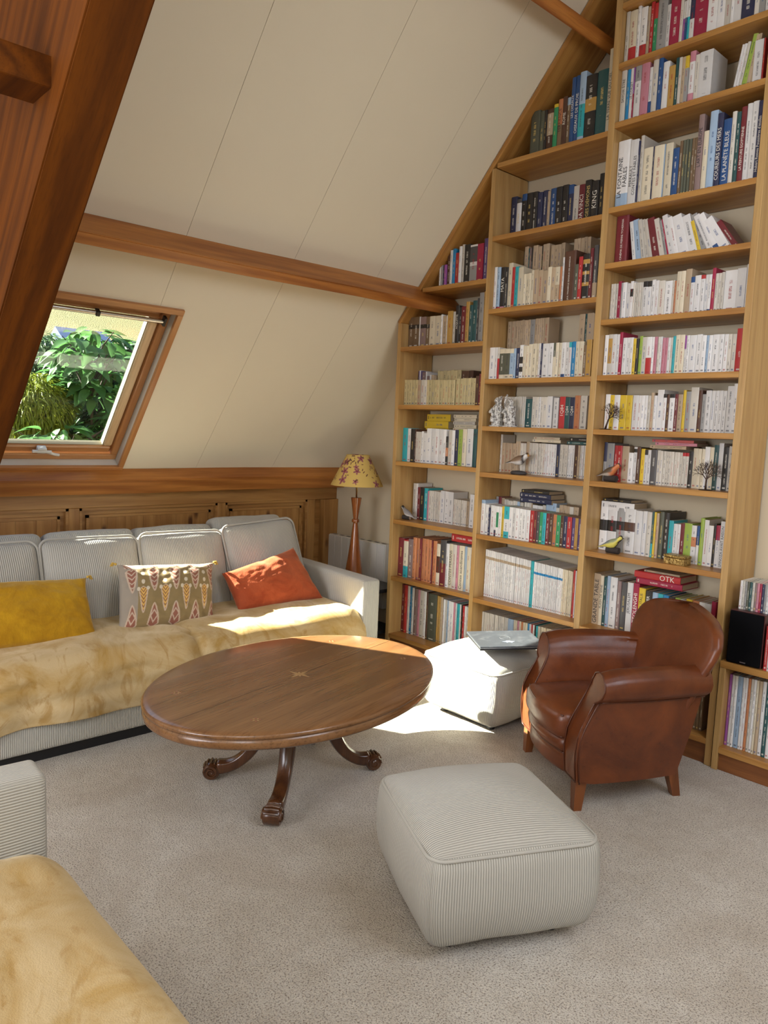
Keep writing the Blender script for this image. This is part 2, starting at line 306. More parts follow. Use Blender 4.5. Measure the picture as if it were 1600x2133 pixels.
class MB:
    """collects simple solids into one mesh"""
    def __init__(s): s.v = []; s.f = []
    def _app(s, v, f):
        k = len(s.v); s.v += [tuple(p) for p in v]; s.f += [tuple(i+k for i in q) for q in f]; return s
    def box(s, x0, x1, y0, y1, z0, z1):
        v = [(x, y, z) for z in (z0, z1) for y in (y0, y1) for x in (x0, x1)]
        return s._app(v, [(0, 2, 3, 1), (4, 5, 7, 6), (0, 1, 5, 4), (2, 6, 7, 3), (0, 4, 6, 2), (1, 3, 7, 5)])
    def bbox(s, x0, x1, y0, y1, z0, z1, b=0.003):
        bm = bmesh.new(); m = MB().box(x0, x1, y0, y1, z0, z1); vs = [bm.verts.new(p) for p in m.v]
        for f in m.f: bm.faces.new([vs[i] for i in f])
        bmesh.ops.bevel(bm, geom=bm.edges[:], offset=b, segments=2, affect='EDGES', profile=0.5)
        bm.verts.index_update(); s._app([v.co[:] for v in bm.verts], [[v.index for v in f.verts] for f in bm.faces]); bm.free(); return s
    def prism(s, pts, y0, y1, axis='Y'):
        """polygon of (a,b) extruded along an axis"""
        n = len(pts); mk = {'Y': lambda p, t: (p[0], t, p[1]), 'X': lambda p, t: (t, p[0], p[1]), 'Z': lambda p, t: (p[0], p[1], t)}[axis]
        v = [mk(p, y0) for p in pts] + [mk(p, y1) for p in pts]
        return s._app(v, [tuple(range(n-1, -1, -1)), tuple(range(n, 2*n))] + [(i, (i+1) % n, (i+1) % n + n, i+n) for i in range(n)])
    def tube(s, path, rad, n=8, closed_ends=True, flat=1.0):
        path = [Vector(p) for p in path]; k = len(path); rr = rad if isinstance(rad, (list, tuple)) else [rad]*k
        up = Vector((0, 0, 1)); v = []
        t0 = (path[1]-path[0]).normalized()
        a = up.cross(t0) if abs(t0.z) < 0.95 else Vector((1, 0, 0)).cross(t0)
        a.normalize()
        for i, p in enumerate(path):
            t = (path[min(i+1, k-1)]-path[max(i-1, 0)]).normalized(); a = (a - t*a.dot(t)).normalized(); b = t.cross(a)
            for j in range(n):
                an = 2*pi*j/n; v.append(p + a*cos(an)*rr[i] + b*sin(an)*rr[i]*flat)
        f = [(i*n+j, i*n+(j+1) % n, (i+1)*n+(j+1) % n, (i+1)*n+j) for i in range(k-1) for j in range(n)]
        if closed_ends: f += [tuple(range(n-1, -1, -1)), tuple((k-1)*n+j for j in range(n))]
        return s._app(v, f)
    def lathe(s, prof, n=32, cx=0, cy=0, sx=1, sy=1, cap=True):
        v = [(cx+r*cos(2*pi*j/n)*sx, cy+r*sin(2*pi*j/n)*sy, z) for r, z in prof for j in range(n)]; k = len(prof)
        f = [(i*n+j, i*n+(j+1) % n, (i+1)*n+(j+1) % n, (i+1)*n+j) for i in range(k-1) for j in range(n)]
        if cap: f += [tuple(range(n-1, -1, -1)), tuple((k-1)*n+j for j in range(n))]
        return s._app(v, f)
    def ball(s, c, r, n=12, m=8, sz=1.0):
        return s.lathe([(r*sin(pi*i/m)+1e-5, c[2]-r*sz*cos(pi*i/m)) for i in range(m+1)], n, c[0], c[1])
    def make(s, name, m, parent=None, smooth=False, loc=None, rot=None):
        o = add(name, s.v, s.f, m, parent, smooth, loc=loc, rot=rot)
        return o
def autosmooth(o, ang=40):
    me = o.data; me.shade_smooth()
    bm = bmesh.new(); bm.from_mesh(me); bmesh.ops.recalc_face_normals(bm, faces=bm.faces[:])
    for e in bm.edges:
        if len(e.link_faces) == 2 and e.calc_face_angle(0) > radians(ang): e.smooth = False
    bm.to_mesh(me); bm.free(); return o
def fixn(o):
    bm = bmesh.new(); bm.from_mesh(o.data); bmesh.ops.recalc_face_normals(bm, faces=bm.faces[:]); bm.to_mesh(o.data); bm.free(); return o
def soft_box(name, half, m, parent, loc, rot=None, r=0.05, puff=(0.02, 0.02, 0.02), n=14, ribs=None, seams=0.0, shape=None, sag=0.0):
    """rounded, puffed upholstered block. ribs: for each axis pair of faces, which axis the rib coordinate follows"""
    hx, hy, hz = half; ribs = ribs or {'x': 1, 'y': 0, 'z': 0}
    def ticks(h):
        k = [-h + r*(1-cos(pi/2*i/4)) for i in range(4)]; inner = [(-h+r)+(2*h-2*r)*i/n for i in range(n+1)]
        return k + inner + [-x for x in reversed(k)]
    T = [ticks(h) for h in half]; V = []; F = []; UV = []; idx = {}
    def vert(p):
        key = (round(p[0], 5), round(p[1], 5), round(p[2], 5))
        if key in idx: return idx[key]
        q = [max(-(h-r), min(h-r, c)) for c, h in zip(p, half)]; d = Vector([a-b for a, b in zip(p, q)])
        if d.length > 1e-9: d = d.normalized()*r
        w = Vector(q)+d; a, b, c = w.x/hx, w.y/hy, w.z/hz
        g = lambda t: max(0.0, 1-t*t)
        ex = Vector((puff[0]*a*g(b)*g(c), puff[1]*b*g(a)*g(c), puff[2]*c*g(a)*g(b)))
        w = w+ex
        if sag: 
            nn = noise.noise(w*7+Vector((hx*31, hy*17, loc[1]*5))); w += Vector((a, b, c)).normalized()*nn*sag
        if shape: w = shape(w, a, b, c)
        idx[key] = len(V); V.append(w); return idx[key]
    for ax, name_ in ((0, 'x'), (1, 'y'), (2, 'z')):
        o1, o2 = [(1, 2), (0, 2), (0, 1)][ax]
        for sgn in (-1, 1):
            for i in range(len(T[o1])-1):
                for j in range(len(T[o2])-1):
                    q = []
                    for di, dj in ((0, 0), (1, 0), (1, 1), (0, 1)):
                        p = [0, 0, 0]; p[ax] = sgn*half[ax]; p[o1] = T[o1][i+di]; p[o2] = T[o2][j+dj]; q.append(p)
                    if (sgn > 0) == (ax == 1): q.reverse()
                    ids = [vert(p) for p in q]
                    if len(set(ids)) < 3: continue
                    F.append(ids); ra = ribs[name_]; ob = o1 if ra == o2 else o2
                    UV.append([(p[ra]+0.5, p[ob]+0.5) for p in q])
    return add(name, V, F, m, parent, True, uv=UV, loc=loc, rot=rot)
def text_mesh(body, size):
    cu = bpy.data.curves.new('lettering', 'FONT'); cu.body = body; cu.size = size; cu.align_x = 'CENTER'; cu.align_y = 'CENTER'; cu.resolution_u = 2; cu.space_line = 0.85
    ob = bpy.data.objects.new('lettering', cu); C.objects.link(ob)
    dg = bpy.context.evaluated_depsgraph_get(); me = bpy.data.meshes.new_from_object(ob.evaluated_get(dg))
    bpy.data.objects.remove(ob); bpy.data.curves.remove(cu)
    xs = [v.co.x for v in me.vertices] or [0]; ys = [v.co.y for v in me.vertices] or [0]
    return me, max(xs)-min(xs), max(ys)-min(ys), (max(xs)+min(xs))/2, (max(ys)+min(ys))/2
def grid(nu, nv, fn, closed_u=False):
    V = [fn(i/nu, j/nv) for j in range(nv+1) for i in range(nu + (0 if closed_u else 1))]
    w = nu if closed_u else nu+1
    F = [(j*w+i, j*w+(i+1) % w, (j+1)*w+(i+1) % w, (j+1)*w+i) for j in range(nv) for i in range(nu)]
    return V, F
# ---------------------------------------------------------------- the room
ANG = math.atan(1.139); SLOPE = dict(loc=(0, 0, 2.16), rot=(0, -ANG, 0))
def struct(o): o['kind'] = 'structure'; return o
fl = struct(MB().box(-1.1, 5.2, -6.6, 0.4, -0.12, 0).make('floor', 'carpet'))
HS0, HS1, HY0, HY1 = -1.360, -0.208, -2.53, -1.404
def rect_minus_hole(m, s0, s1, y0, y1, n0, n1):
    if y1 <= HY0 or y0 >= HY1: return m.box(s0, s1, y0, y1, n0, n1)
    a, b = max(y0, HY0), min(y1, HY1)
    if y0 < HY0: m.box(s0, s1, y0, HY0, n0, n1)
    if y1 > HY1: m.box(s0, s1, HY1, y1, n0, n1)
    m.box(s0, HS0, a, b, n0, n1); m.box(HS1, s1, a, b, n0, n1); return m
ceil = struct(rect_minus_hole(MB(), -1.58, 3.34, -6.6, 0.4, 0.012, 0.16).make('ceiling', 'joint', **SLOPE))
ys = [0.3, -0.335, -0.915, -1.535, -2.135, -2.735, -3.335, -3.935, -4.535, -5.135, -5.735, -6.5]
for a, b in zip(ys, ys[1:]):
    rect_minus_hole(MB(), -1.50, 3.20, b+0.0009, a-0.0009, 0.0, 0.0125).make('panel', 'ceiling', ceil)
struct(MB().prism([(2.05, 4.608), (5.3, 0.906), (5.3, 1.15), (2.05, 4.85)], -6.6, 0.4).make('ceiling_opposite', 'ceiling'))
gable = [(-1.05, -0.05), (-1.05, 0.99), (2.1, 4.57), (5.2, 1.03), (5.2, -0.05)]
struct(MB().prism(gable, 0.30, 0.42).make('wall_back', 'wall'))
struct(MB().prism(gable, -6.62, -6.5).make('wall_front', 'wall'))
struct(MB().box(5.1, 5.2, -6.5, 0.3, 0, 1.1).make('wall_right', 'wall'))
wl_ = struct(MB().box(-1.08, -0.985, -6.5, 0.3, 0, 1.06).make('wall_left', 'pine_y'))
# knee wall panelling: rails, stiles, mouldings and boards of knotty pine
stiles = [(0.166, 0.298), (0.03, 0.10), (-0.715, -0.655), (-1.692, -1.63), (-2.66, -2.60), (-3.63, -3.57), (-4.6, -4.54)]
MB().bbox(-0.985, -0.948, -6.5, 0.30, 0.905, 1.0, 0.004).make('top_rail', 'pine_y', wl_)
MB().bbox(-0.985, -0.950, -6.5, 0.30, 0.0, 0.12, 0.004).make('bottom_rail', 'pine_y', wl_)
for i, (a, b) in enumerate(stiles):
    MB().bbox(-0.985, -0.950 if i else -0.925, a, b, 0.12, 0.905, 0.004).make('stile', 'pine_z', wl_)
edges = [(-0.655, 0.03), (-1.63, -0.715), (-2.60, -1.692), (-3.57, -2.66), (-4.54, -3.63)]
for a, b in edges:
    mo = MB(); w = 0.016                                              # raised moulding round the field
    for k, (d, x) in enumerate(((0.0, -0.956), (0.045, -0.966))):
        mo.box(-0.985, x, a+d, b-d, 0.905-d-w, 0.905-d); mo.box(-0.985, x, a+d, b-d, 0.12+d, 0.12+d+w)
        mo.box(-0.985, x, a+d, a+d+w, 0.12+d, 0.905-d); mo.box(-0.985, x, b-d-w, b-d, 0.12+d, 0.905-d)
    mo.make('panel_moulding', 'pine_y', wl_)
    n = max(1, round((b-a-0.12)/0.115)); st = (b-a-0.124)/n
    for k in range(n):
        y = a+0.062+k*st
        MB().bbox(-0.985, -0.970, y+0.0004, y+st-0.0004, 0.18, 0.843, 0.001).make('board', 'pine_z', wl_)
# beams
def beam(name, pts, y0, y1, m='beam'):
    o = MB().prism(pts, y0, y1).make(name, m)
    bm = bmesh.new(); bm.from_mesh(o.data); bmesh.ops.recalc_face_normals(bm, faces=bm.faces[:])
    bmesh.ops.bevel(bm, geom=bm.edges[:], offset=0.004, segments=2, affect='EDGES')
    # hand-cut timber: let the long edges wander a little
    bmesh.ops.bisect_plane(bm, geom=bm.verts[:]+bm.edges[:]+bm.faces[:], plane_co=(0, -0.55, 0), plane_no=(0, 1, 0))
    bmesh.ops.bisect_plane(bm, geom=bm.verts[:]+bm.edges[:]+bm.faces[:], plane_co=(0, -1.25, 0), plane_no=(0, 1, 0))
    for v in bm.verts:
        if -1.3 < v.co.y < -0.5: v.co.z += 0.004 if v.co.y > -0.9 else -0.004
    bm.to_mesh(o.data); bm.free(); return struct(o)
def slope_pt(s, n): return (s*cos(ANG) - n*sin(ANG), 2.16 + s*sin(ANG) + n*cos(ANG))
beam('beam', [slope_pt(s, n) for s, n in ((0.1944, 0.004), (0.1944, -0.165), (0.138, -0.165), (0.138, 0.004))], -6.5, 0.29)
beam('beam', [slope_pt(s, n) for s, n in ((1.772, 0.004), (1.772, -0.165), (1.71, -0.165), (1.71, 0.004))], -6.5, 0.29)
beam('beam', [(-0.905, 1.13), (-0.893, 1.147), (-0.818, 1.082), (-0.852, 0.998), (-0.985, 0.998), (-0.985, 1.04)], -6.5, 0.298)
# principal rafter close to the camera, with the stub of its tie
rf = [(-0.98, 1.04), (-0.98, 1.0), (0.091, 1.0), (2.8, 0.915+0.933*2.8), (2.8, 1.5+0.933*2.8), (2.05, 4.49), (-0.94, 1.085)]
o = MB().prism([(p[0]*cos(ANG)+(p[1]-2.16)*sin(ANG), -p[0]*sin(ANG)+(p[1]-2.16)*cos(ANG)) for p in rf], -2.567, -2.42).make('beam', 'beam_x', **SLOPE)
bm = bmesh.new(); bm.from_mesh(o.data); bmesh.ops.bevel(bm, geom=bm.edges[:], offset=0.005, segments=2, affect='EDGES'); bmesh.ops.recalc_face_normals(bm, faces=bm.faces[:]); bm.to_mesh(o.data); bm.free(); struct(o)
o = MB().bbox(1.20, 1.35, -3.6, -2.55, 2.28, 2.36, 0.006).make('beam', 'beam_x'); struct(o)
# ---------------------------------------------------------------- roof window
win = empty('window_1', SLOPE['loc'], rot=SLOPE['rot']); win['kind'] = 'structure'
def frame4(m, s0, s1, y0, y1, w, n0, n1, b=0.002):
    m.bbox(s0, s0+w, y0, y1, n0, n1, b); m.bbox(s1-w, s1, y0, y1, n0, n1, b)
    m.bbox(s0+w, s1-w, y0, y0+w, n0, n1, b); m.bbox(s0+w, s1-w, y1-w, y1, n0, n1, b); return m
def rails(name, s0, s1, y0, y1, w, n0, n1, mx, my, b=0.002):
    for args in ((s0, s0+w, y0, y1), (s1-w, s1, y0, y1)): MB().bbox(*args, n0, n1, b).make(name, my, win)
    for args in ((s0+w, s1-w, y0, y0+w), (s0+w, s1-w, y1-w, y1)): MB().bbox(*args, n0, n1, b).make(name, mx, win)
rails('casing', HS0, HS1, HY0, HY1, 0.030, -0.016, 0.004, 'win_x', 'win_y')
rails('lining', HS0+0.012, HS1-0.012, HY0+0.012, HY1-0.012, 0.014, 0.004, 0.13, 'white', 'white')
rails('frame', HS0+0.026, HS1-0.026, HY0+0.026, HY1-0.026, 0.042, 0.052, 0.128, 'win_x', 'win_y', 0.006)
rails('sash', HS0+0.070, HS1-0.070, HY0+0.070, HY1-0.070, 0.050, 0.066, 0.118, 'win_pale', 'win_y', 0.012)
rails('gasket', HS0+0.116, HS1-0.116, HY0+0.116, HY1-0.116, 0.008, 0.078, 0.112, 'joint', 'joint', 0.001)
MB().box(HS0+0.12, HS1-0.12, HY0+0.12, HY1-0.12, 0.096, 0.100).make('pane', 'glass', win)
hd = MB().tube([(HS0+0.10, -1.92, 0.04), (HS0+0.10, -1.82, 0.035)], 0.009, 10); hd.bbox(HS0+0.085, HS0+0.12, -1.895, -1.845, 0.035, 0.07, 0.006)
hd.tube([(HS0+0.10, -1.845, 0.036), (HS0+0.085, -1.80, 0.032), (HS0+0.08, -1.775, 0.032)], 0.008, 8)
autosmooth(hd.make('handle', 'white', win))
bl = MB().tube([(HS1-0.115, HY0+0.06, 0.040), (HS1-0.115, HY1-0.055, 0.040)], 0.012, 14); autosmooth(bl.make('blind_tube', 'chrome', win))
MB().bbox(HS1-0.135, HS1-0.085, HY1-0.066, HY1-0.052, 0.024, 0.06, 0.002).make('bracket', 'black', win); MB().bbox(HS1-0.125, HS1-0.10, -1.82, -1.80, 0.022, 0.056, 0.002).make('bracket', 'black', win)
# added frames dressing the two roof fill lamps, then the gable window's frame
for y in (-1.3, -4.2):
    w2 = empty('roof_fill_frame_a' if y > -2 else 'roof_fill_frame_b', (4.00, y, 2.385), rot=(0, ANG, 0)); w2['kind'] = 'structure'
    frame4(MB(), -0.66, 0.66, -0.74, 0.74, 0.07, -0.03, 0.03).make('frame', 'win_x', w2)
w4 = empty('window_4', (2.1, -6.46, 1.7)); w4['kind'] = 'structure'
m = MB(); m.bbox(-1.28, 1.28, -0.03, 0.03, -1.02, -0.95); m.bbox(-1.28, 1.28, -0.03, 0.03, 0.95, 1.02); m.bbox(-1.28, -1.21, -0.03, 0.03, -0.95, 0.95); m.bbox(1.21, 1.28, -0.03, 0.03, -0.95, 0.95); m.make('frame', 'white', w4)
# ---------------------------------------------------------------- garden seen through the roof window
V, F = grid(60, 40, lambda u, v: (-7.2-40*u, -22+52*v, -2.9 + 14.5*min(1, u*1.15)**0.85 + 0.25*noise.noise(Vector((u*9, v*12, 0)))))
gr = add('garden_bank', V, F, 'lawn', smooth=True); struct(gr)
struct(MB().box(-8, -1.2, -22, 30, -3.2, -2.9).make('ground', 'lawn'))
LEAVES = {}
def leaf_mesh(L, W, fold=0.25, droop=0.35):
    V = []; n = 6
    for i in range(n+1):
        t = i/n; w = W*sin(pi*min(1, t**0.8))*0.5*(1.0 if 0 < i < n else 0.05); z = -droop*L*t*t
        V += [(-w, L*t, z+fold*w), (0, L*t, z), (w, L*t, z+fold*w)]
    F = []
    for i in range(n): 
        k = 3*i; F += [(k, k+1, k+4, k+3), (k+1, k+2, k+5, k+4)]
    return V, F
def shrub(name, label, centre, rad, n, L, W, mat, group=None, single=False, trunk=2.2, droop=0.35, cat='shrub', outer=0.55):
    root = empty(name, (centre[0], centre[1], -2.9), label, cat, group)
    V0, F0 = leaf_mesh(L, W, droop=droop); zc = centre[2]+2.9; rnd = random.Random(hash(round(centre[0]*100+centre[1]*37)) & 999)
    tr = MB().tube([(0, 0, 0), (0.05, 0.02, zc*0.5), (0, 0, zc+rad[2]*0.5)], [0.05, 0.035, 0.012], 8)
    for k in range(9):
        a = rnd.random()*2*pi; z = zc-rad[2]*0.5+rnd.random()*rad[2]*0.9
        tr.tube([(0, 0, z-0.3), (cos(a)*rad[0]*0.45, sin(a)*rad[1]*0.45, z+0.05), (cos(a)*rad[0]*0.85, sin(a)*rad[1]*0.85, z+0.2)], [0.014, 0.009, 0.004], 6)
    tr.make('trunk', 'bark', root)
    me = None; AV = []; AF = []
    for i in range(n):
        d = Vector((rnd.gauss(0, 1), rnd.gauss(0, 1), rnd.gauss(0, 1))).normalized(); q = outer + (1-outer)*rnd.random()**0.5
        p = Vector((d.x*rad[0]*q, d.y*rad[1]*q, zc+d.z*rad[2]*q))
        e = Euler((rnd.uniform(-0.9, 0.5), rnd.uniform(-0.5, 0.5), math.atan2(d.y, d.x)-pi/2+rnd.uniform(-0.8, 0.8))); s = rnd.uniform(0.65, 1.25)
        if single:
            if me is None:
                me = bpy.data.meshes.new('leaf'); me.from_pydata(V0, [], F0); me.shade_smooth(); me.materials.append(M[mat])
            o = bpy.data.objects.new('leaf', me); C.objects.link(o); o.parent = root; o.location = p; o.rotation_euler = e; o.scale = (s, s, s)
        else:
            R = e.to_matrix(); k = len(AV); AV += [p + R @ (Vector(v)*s) for v in V0]; AF += [tuple(a+k for a in f) for f in F0]
    if not single:
        o = add('foliage', AV, AF, mat, root); o['kind'] = 'stuff'
    return root
shrub('loquat_tree', 'broad-leaved young tree with large drooping leaves just outside the roof window', (-5.3, 0.14, 2.02), (0.50, 0.40, 0.46), 230, 0.24, 0.12, 'leaf', single=True, cat='tree')
shrub('loquat_tree', 'low broad-leaved tree with pale young shoots below the golden conifer', (-4.8, -0.35, 1.08), (0.5, 0.60, 0.26), 150, 0.22, 0.10, 'leaf', single=True, cat='tree')
shrub('golden_conifer', 'golden yellow-green feathery conifer at the lower part of the roof window', (-5.5, -0.46, 1.58), (0.45, 0.42, 0.34), 4200, 0.13, 0.018, 'leaf_yellow', droop=0.7, cat='conifer', outer=0.7)
shrub('willow_shrub', 'silvery green fine-leaved shrub behind the golden conifer', (-6.6, 0.00, 2.12), (0.6, 0.60, 0.36), 2600, 0.14, 0.03, 'leaf_mid', cat='shrub')
shrub('dark_hedge', 'dark green hedge at the foot of the dry lawn', (-9.6, 2.2, 1.85), (0.9, 3.0, 0.98), 6000, 0.16, 0.08, 'leaf_dark', cat='hedge')
shrub('laurel_shrub', 'dark leafy shrub at the glass edge beside the broad-leaved tree', (-6.6, 1.05, 1.75), (0.6, 0.5, 0.75), 1600, 0.18, 0.08, 'leaf_dark')
shrub('hazel_shrub', 'bright green shrub low beside the window frame', (-5.1, 0.36, 1.22), (0.4, 0.28, 0.32), 260, 0.17, 0.09, 'leaf')
shrub('dark_hedge', 'dark undergrowth behind the broad-leaved tree', (-8.2, 0.5, 1.1), (0.6, 2.6, 1.1), 6000, 0.18, 0.09, 'leaf_dark', cat='hedge')
sh = empty('garden_shed', (-9.0, 1.42, 1.25), 'small blue painted garden shed half hidden by the foliage', 'shed')
MB().box(-0.35, 0.35, -0.32, 0.32, -1.0, 1.35).make('wall', 'shed', sh); MB().prism([(-0.40, 1.35), (0.40, 1.35), (0, 1.60)], -0.4, 0.4).make('roof', 'shed', sh)
# ---------------------------------------------------------------- the tall bookcase built under the slope
bc = empty('bookcase', (0, 0, 0), 'tall oak bookcase of three bays stepped under the sloping ceiling', 'bookcase')
D = 0.288
def zc(x): return 2.16+1.139*x
for x0, x1, top in ((-0.030, 0.0, 2.10), (0.667, 0.695, zc(0.667)-0.045), (1.375, 1.409, zc(1.375)-0.045), (2.095, 2.125, 4.42)):
    MB().bbox(x0, x1, 0, D, 0, top, 0.002).make('upright', 'oak_z', bc)
MB().bbox(-0.062, 3.16, 0.0, D, -0.032, -0.006, 0.002).make('sloped_board', 'oak_x', bc, **SLOPE)
Z3 = [3.46, 3.193, 2.927, 2.537, 2.277, 2.011, 1.744, 1.481, 1.225, .873, .485, .12]
Z2 = [2.900, 2.515, 2.124, 1.741, 1.479, 1.220, .865, .494, .12]
Z1 = [2.294, 1.953, 1.596, 1.242, .870, .501, .123]
for x0, x1, zs in ((0, 0.667, Z1), (0.695, 1.375, Z2), (1.409, 2.095, Z3)):
    for z in zs:
        xa = max(x0, (z-2.10)/1.139) if z > 2.1 else x0
        MB().bbox(xa, x1, 0.0, D, z-0.026, z, 0.002).make('shelf', 'oak_x', bc)
MB().bbox(-0.0, 2.095, 0.015, 0.035, 0.0, 0.095, 0.002).make('plinth', 'oak_dark', bc)
for x0, x1, z, h in ((0.70, 1.37, 2.124, 0.165), (0.70, 1.37, 1.741, 0.165), (0.005, 0.66, 1.596, 0.05), (0.70, 1.37, 0.865, 0.04)):
    MB().box(x0, x1, 0.152, D, z, z+h).make('riser', 'oak_x', bc)
# low shelf unit beside it
lu = empty('low_shelf_unit', (2.132, -0.012, 0), 'low dark oak shelf unit holding magazines beside the tall bookcase', 'shelf')
MB().bbox(0, 0.026, 0, 0.30, 0, 0.465, 0.002).make('side', 'oak_z', lu); MB().bbox(0.90, 0.926, 0, 0.30, 0, 0.465, 0.002).make('side', 'oak_z', lu)
MB().bbox(0, 0.926, -0.002, 0.30, 0.463, 0.492, 0.002).make('top', 'oak_x', lu); MB().bbox(0.026, 0.90, 0, 0.30, 0.078, 0.106, 0.002).make('shelf', 'oak_x', lu)
MB().bbox(0.026, 0.90, 0.012, 0.03, 0, 0.078, 0.002).make('plinth', 'oak_dark', lu)
# ---------------------------------------------------------------- books
PAL = {'W': ((.80, .79, .77), 'white'), 'w': ((.66, .62, .54), 'off-white'), 'c': ((.74, .66, .49), 'cream'), 'b': ((.50, .38, .25), 'tan'), 't': ((.20, .125, .065), 'brown'),
 'n': ((.085, .032, .018), 'dark brown'), 'k': ((.012, .012, .014), 'black'), 'g': ((.33, .33, .32), 'grey'), 'G': ((.07, .07, .075), 'charcoal'), 'r': ((.50, .022, .028), 'red'),
 'm': ((.36, .008, .055), 'crimson'), 'p': ((.62, .25, .32), 'pink'), 'o': ((.58, .22, .09), 'orange-brown'), 'y': ((.72, .50, .03), 'yellow'), 'l': ((.34, .48, .07), 'lime green'),
 'e': ((.02, .28, .11), 'green'), 'd': ((.012, .085, .09), 'dark teal'), 'q': ((.02, .42, .47), 'turquoise'), 'u': ((.01, .075, .24), 'blue'), 'U': ((.014, .022, .075), 'navy'),
 's': ((.36, .50, .66), 'pale blue'), 'v': ((.09, .055, .19), 'violet'), 'V': ((.36, .10, .40), 'purple'), 'x': ((.17, .012, .022), 'maroon'), 'i': ((.56, .47, .25), 'ivory'),
 'a': ((.52, .30, .07), 'ochre'), 'B': ((.01, .26, .55), 'bright blue'), 'f': ((.09, .10, .07), 'olive grey'), 'h': ((.27, .185, .175), 'mauve'), 'R': ((.6, .12, .12), 'coral')}
def cover_data(w, d, h, colr, bands, ink, flat=False, rnd=0.5):
    """U-shaped cover: rounded spine at y=0, two boards; returns verts, faces, uvs, dims, colours, inks"""
    hard = h > 0.215; t = min(0.0022 if hard else 0.0010, w*0.25); c = min(0.004 if hard else 0.0015, w*0.3)
    out = [(0, d), (0, c), (0.14*w, c*0.3), (0.5*w, 0), (0.86*w, c*0.3), (w, c), (w, d)]; inn = [(w-t, d), (w-t, c+t), (t, c+t), (t, d)]
    lv = sorted({0.0, 1.0} | {b for bb in bands for b in bb[1:]}); V = []; F = []; UV = []; CO = []
    for v in lv: V += [(x, y, v*h) for x, y in out+inn]
    n = len(out)+len(inn)
    def colour(vm):
        r = colr
        for cc, a, b in bands:
            if a <= vm <= b: r = cc
        return r
    for i in range(len(lv)-1):
        cc = colour((lv[i]+lv[i+1])/2)
        for j in range(n-1):
            k = (i*n+j, i*n+j+1, (i+1)*n+j+1, (i+1)*n+j); F.append(k); CO.append(cc)
            if 1 <= j <= 4: 
                u0, u1 = max(0.004, out[j][0]/w), out[j+1][0]/w; UV.append([(u0, lv[i]), (u1, lv[i]), (u1, lv[i+1]), (u0, lv[i+1])])
            else: UV.append([(-1, 0)]*4)
    for k0, rev in ((0, True), ((len(lv)-1)*n, False)):
        for quad in ((0, 1, n-2, n-1), (1, 2, n-2), (2, 3, n-2), (3, n-3, n-2), (3, 4, n-3), (4, 5, n-3), (5, 6, n-4, n-3)):
            q = [k0+x for x in quad]; F.append(tuple(reversed(q)) if rev else tuple(q)); CO.append(colour(0.999 if k0 else 0.001)); UV.append([(-1, 0)]*len(q))
    return V, F, UV, CO
def pages_data(w, d, h):
    hard = h > 0.215; t = min(0.0022 if hard else 0.0010, w*0.25); g = 0.003 if hard else 0.0006
    m = MB().box(t*0.98, w-t*0.98, min(0.005, w*.3), d-0.003, g, h-g); return m.v, m.f
def put_book_mesh(name, V, F, UV, CO, ink, h, rnd, parent=None):
    me = bpy.data.meshes.new(name); me.from_pydata(V, [], F)
    l = me.uv_layers.new(name='UVMap'); l.data.foreach_set('uv', [c for f in UV for p in f for c in p])
    nl = len(me.loops); l2 = me.uv_layers.new(name='Dim'); l2.data.foreach_set('uv', (h if isinstance(h, list) else [h, rnd]*nl) if not isinstance(h, list) else h)
    a = me.color_attributes.new('Col', 'FLOAT_COLOR', 'CORNER'); a.data.foreach_set('color', [x for f, c in zip(F, CO) for _ in f for x in (*c, 1.0)])
    b = me.color_attributes.new('Ink', 'FLOAT_COLOR', 'CORNER')
    b.data.foreach_set('color', ink if isinstance(ink, list) else list(ink)*nl)
    me.materials.append(M['book']); o = bpy.data.objects.new(name, me); C.objects.link(o); o.parent = parent; return o
ORD = ['zeroth', 'first', 'second', 'third', 'fourth', 'fifth', 'sixth', 'seventh', 'eighth', 'ninth', 'tenth', 'eleventh', 'twelfth', 'thirteenth', 'fourteenth', 'fifteenth', 'sixteenth', 'seventeenth', 'eighteenth', 'nineteenth']
def ordinal(n):
    if n < 20: return ORD[n]
    if n % 10 == 0: return {2: 'twentieth', 3: 'thirtieth', 4: 'fortieth'}[n//10]
    return {2: 'twenty', 3: 'thirty', 4: 'forty'}[n//10] + '-' + ORD[n % 10]
BAYN = {1: 'shortest bay', 2: 'middle bay', 3: 'tallest bay', 4: 'low unit'}
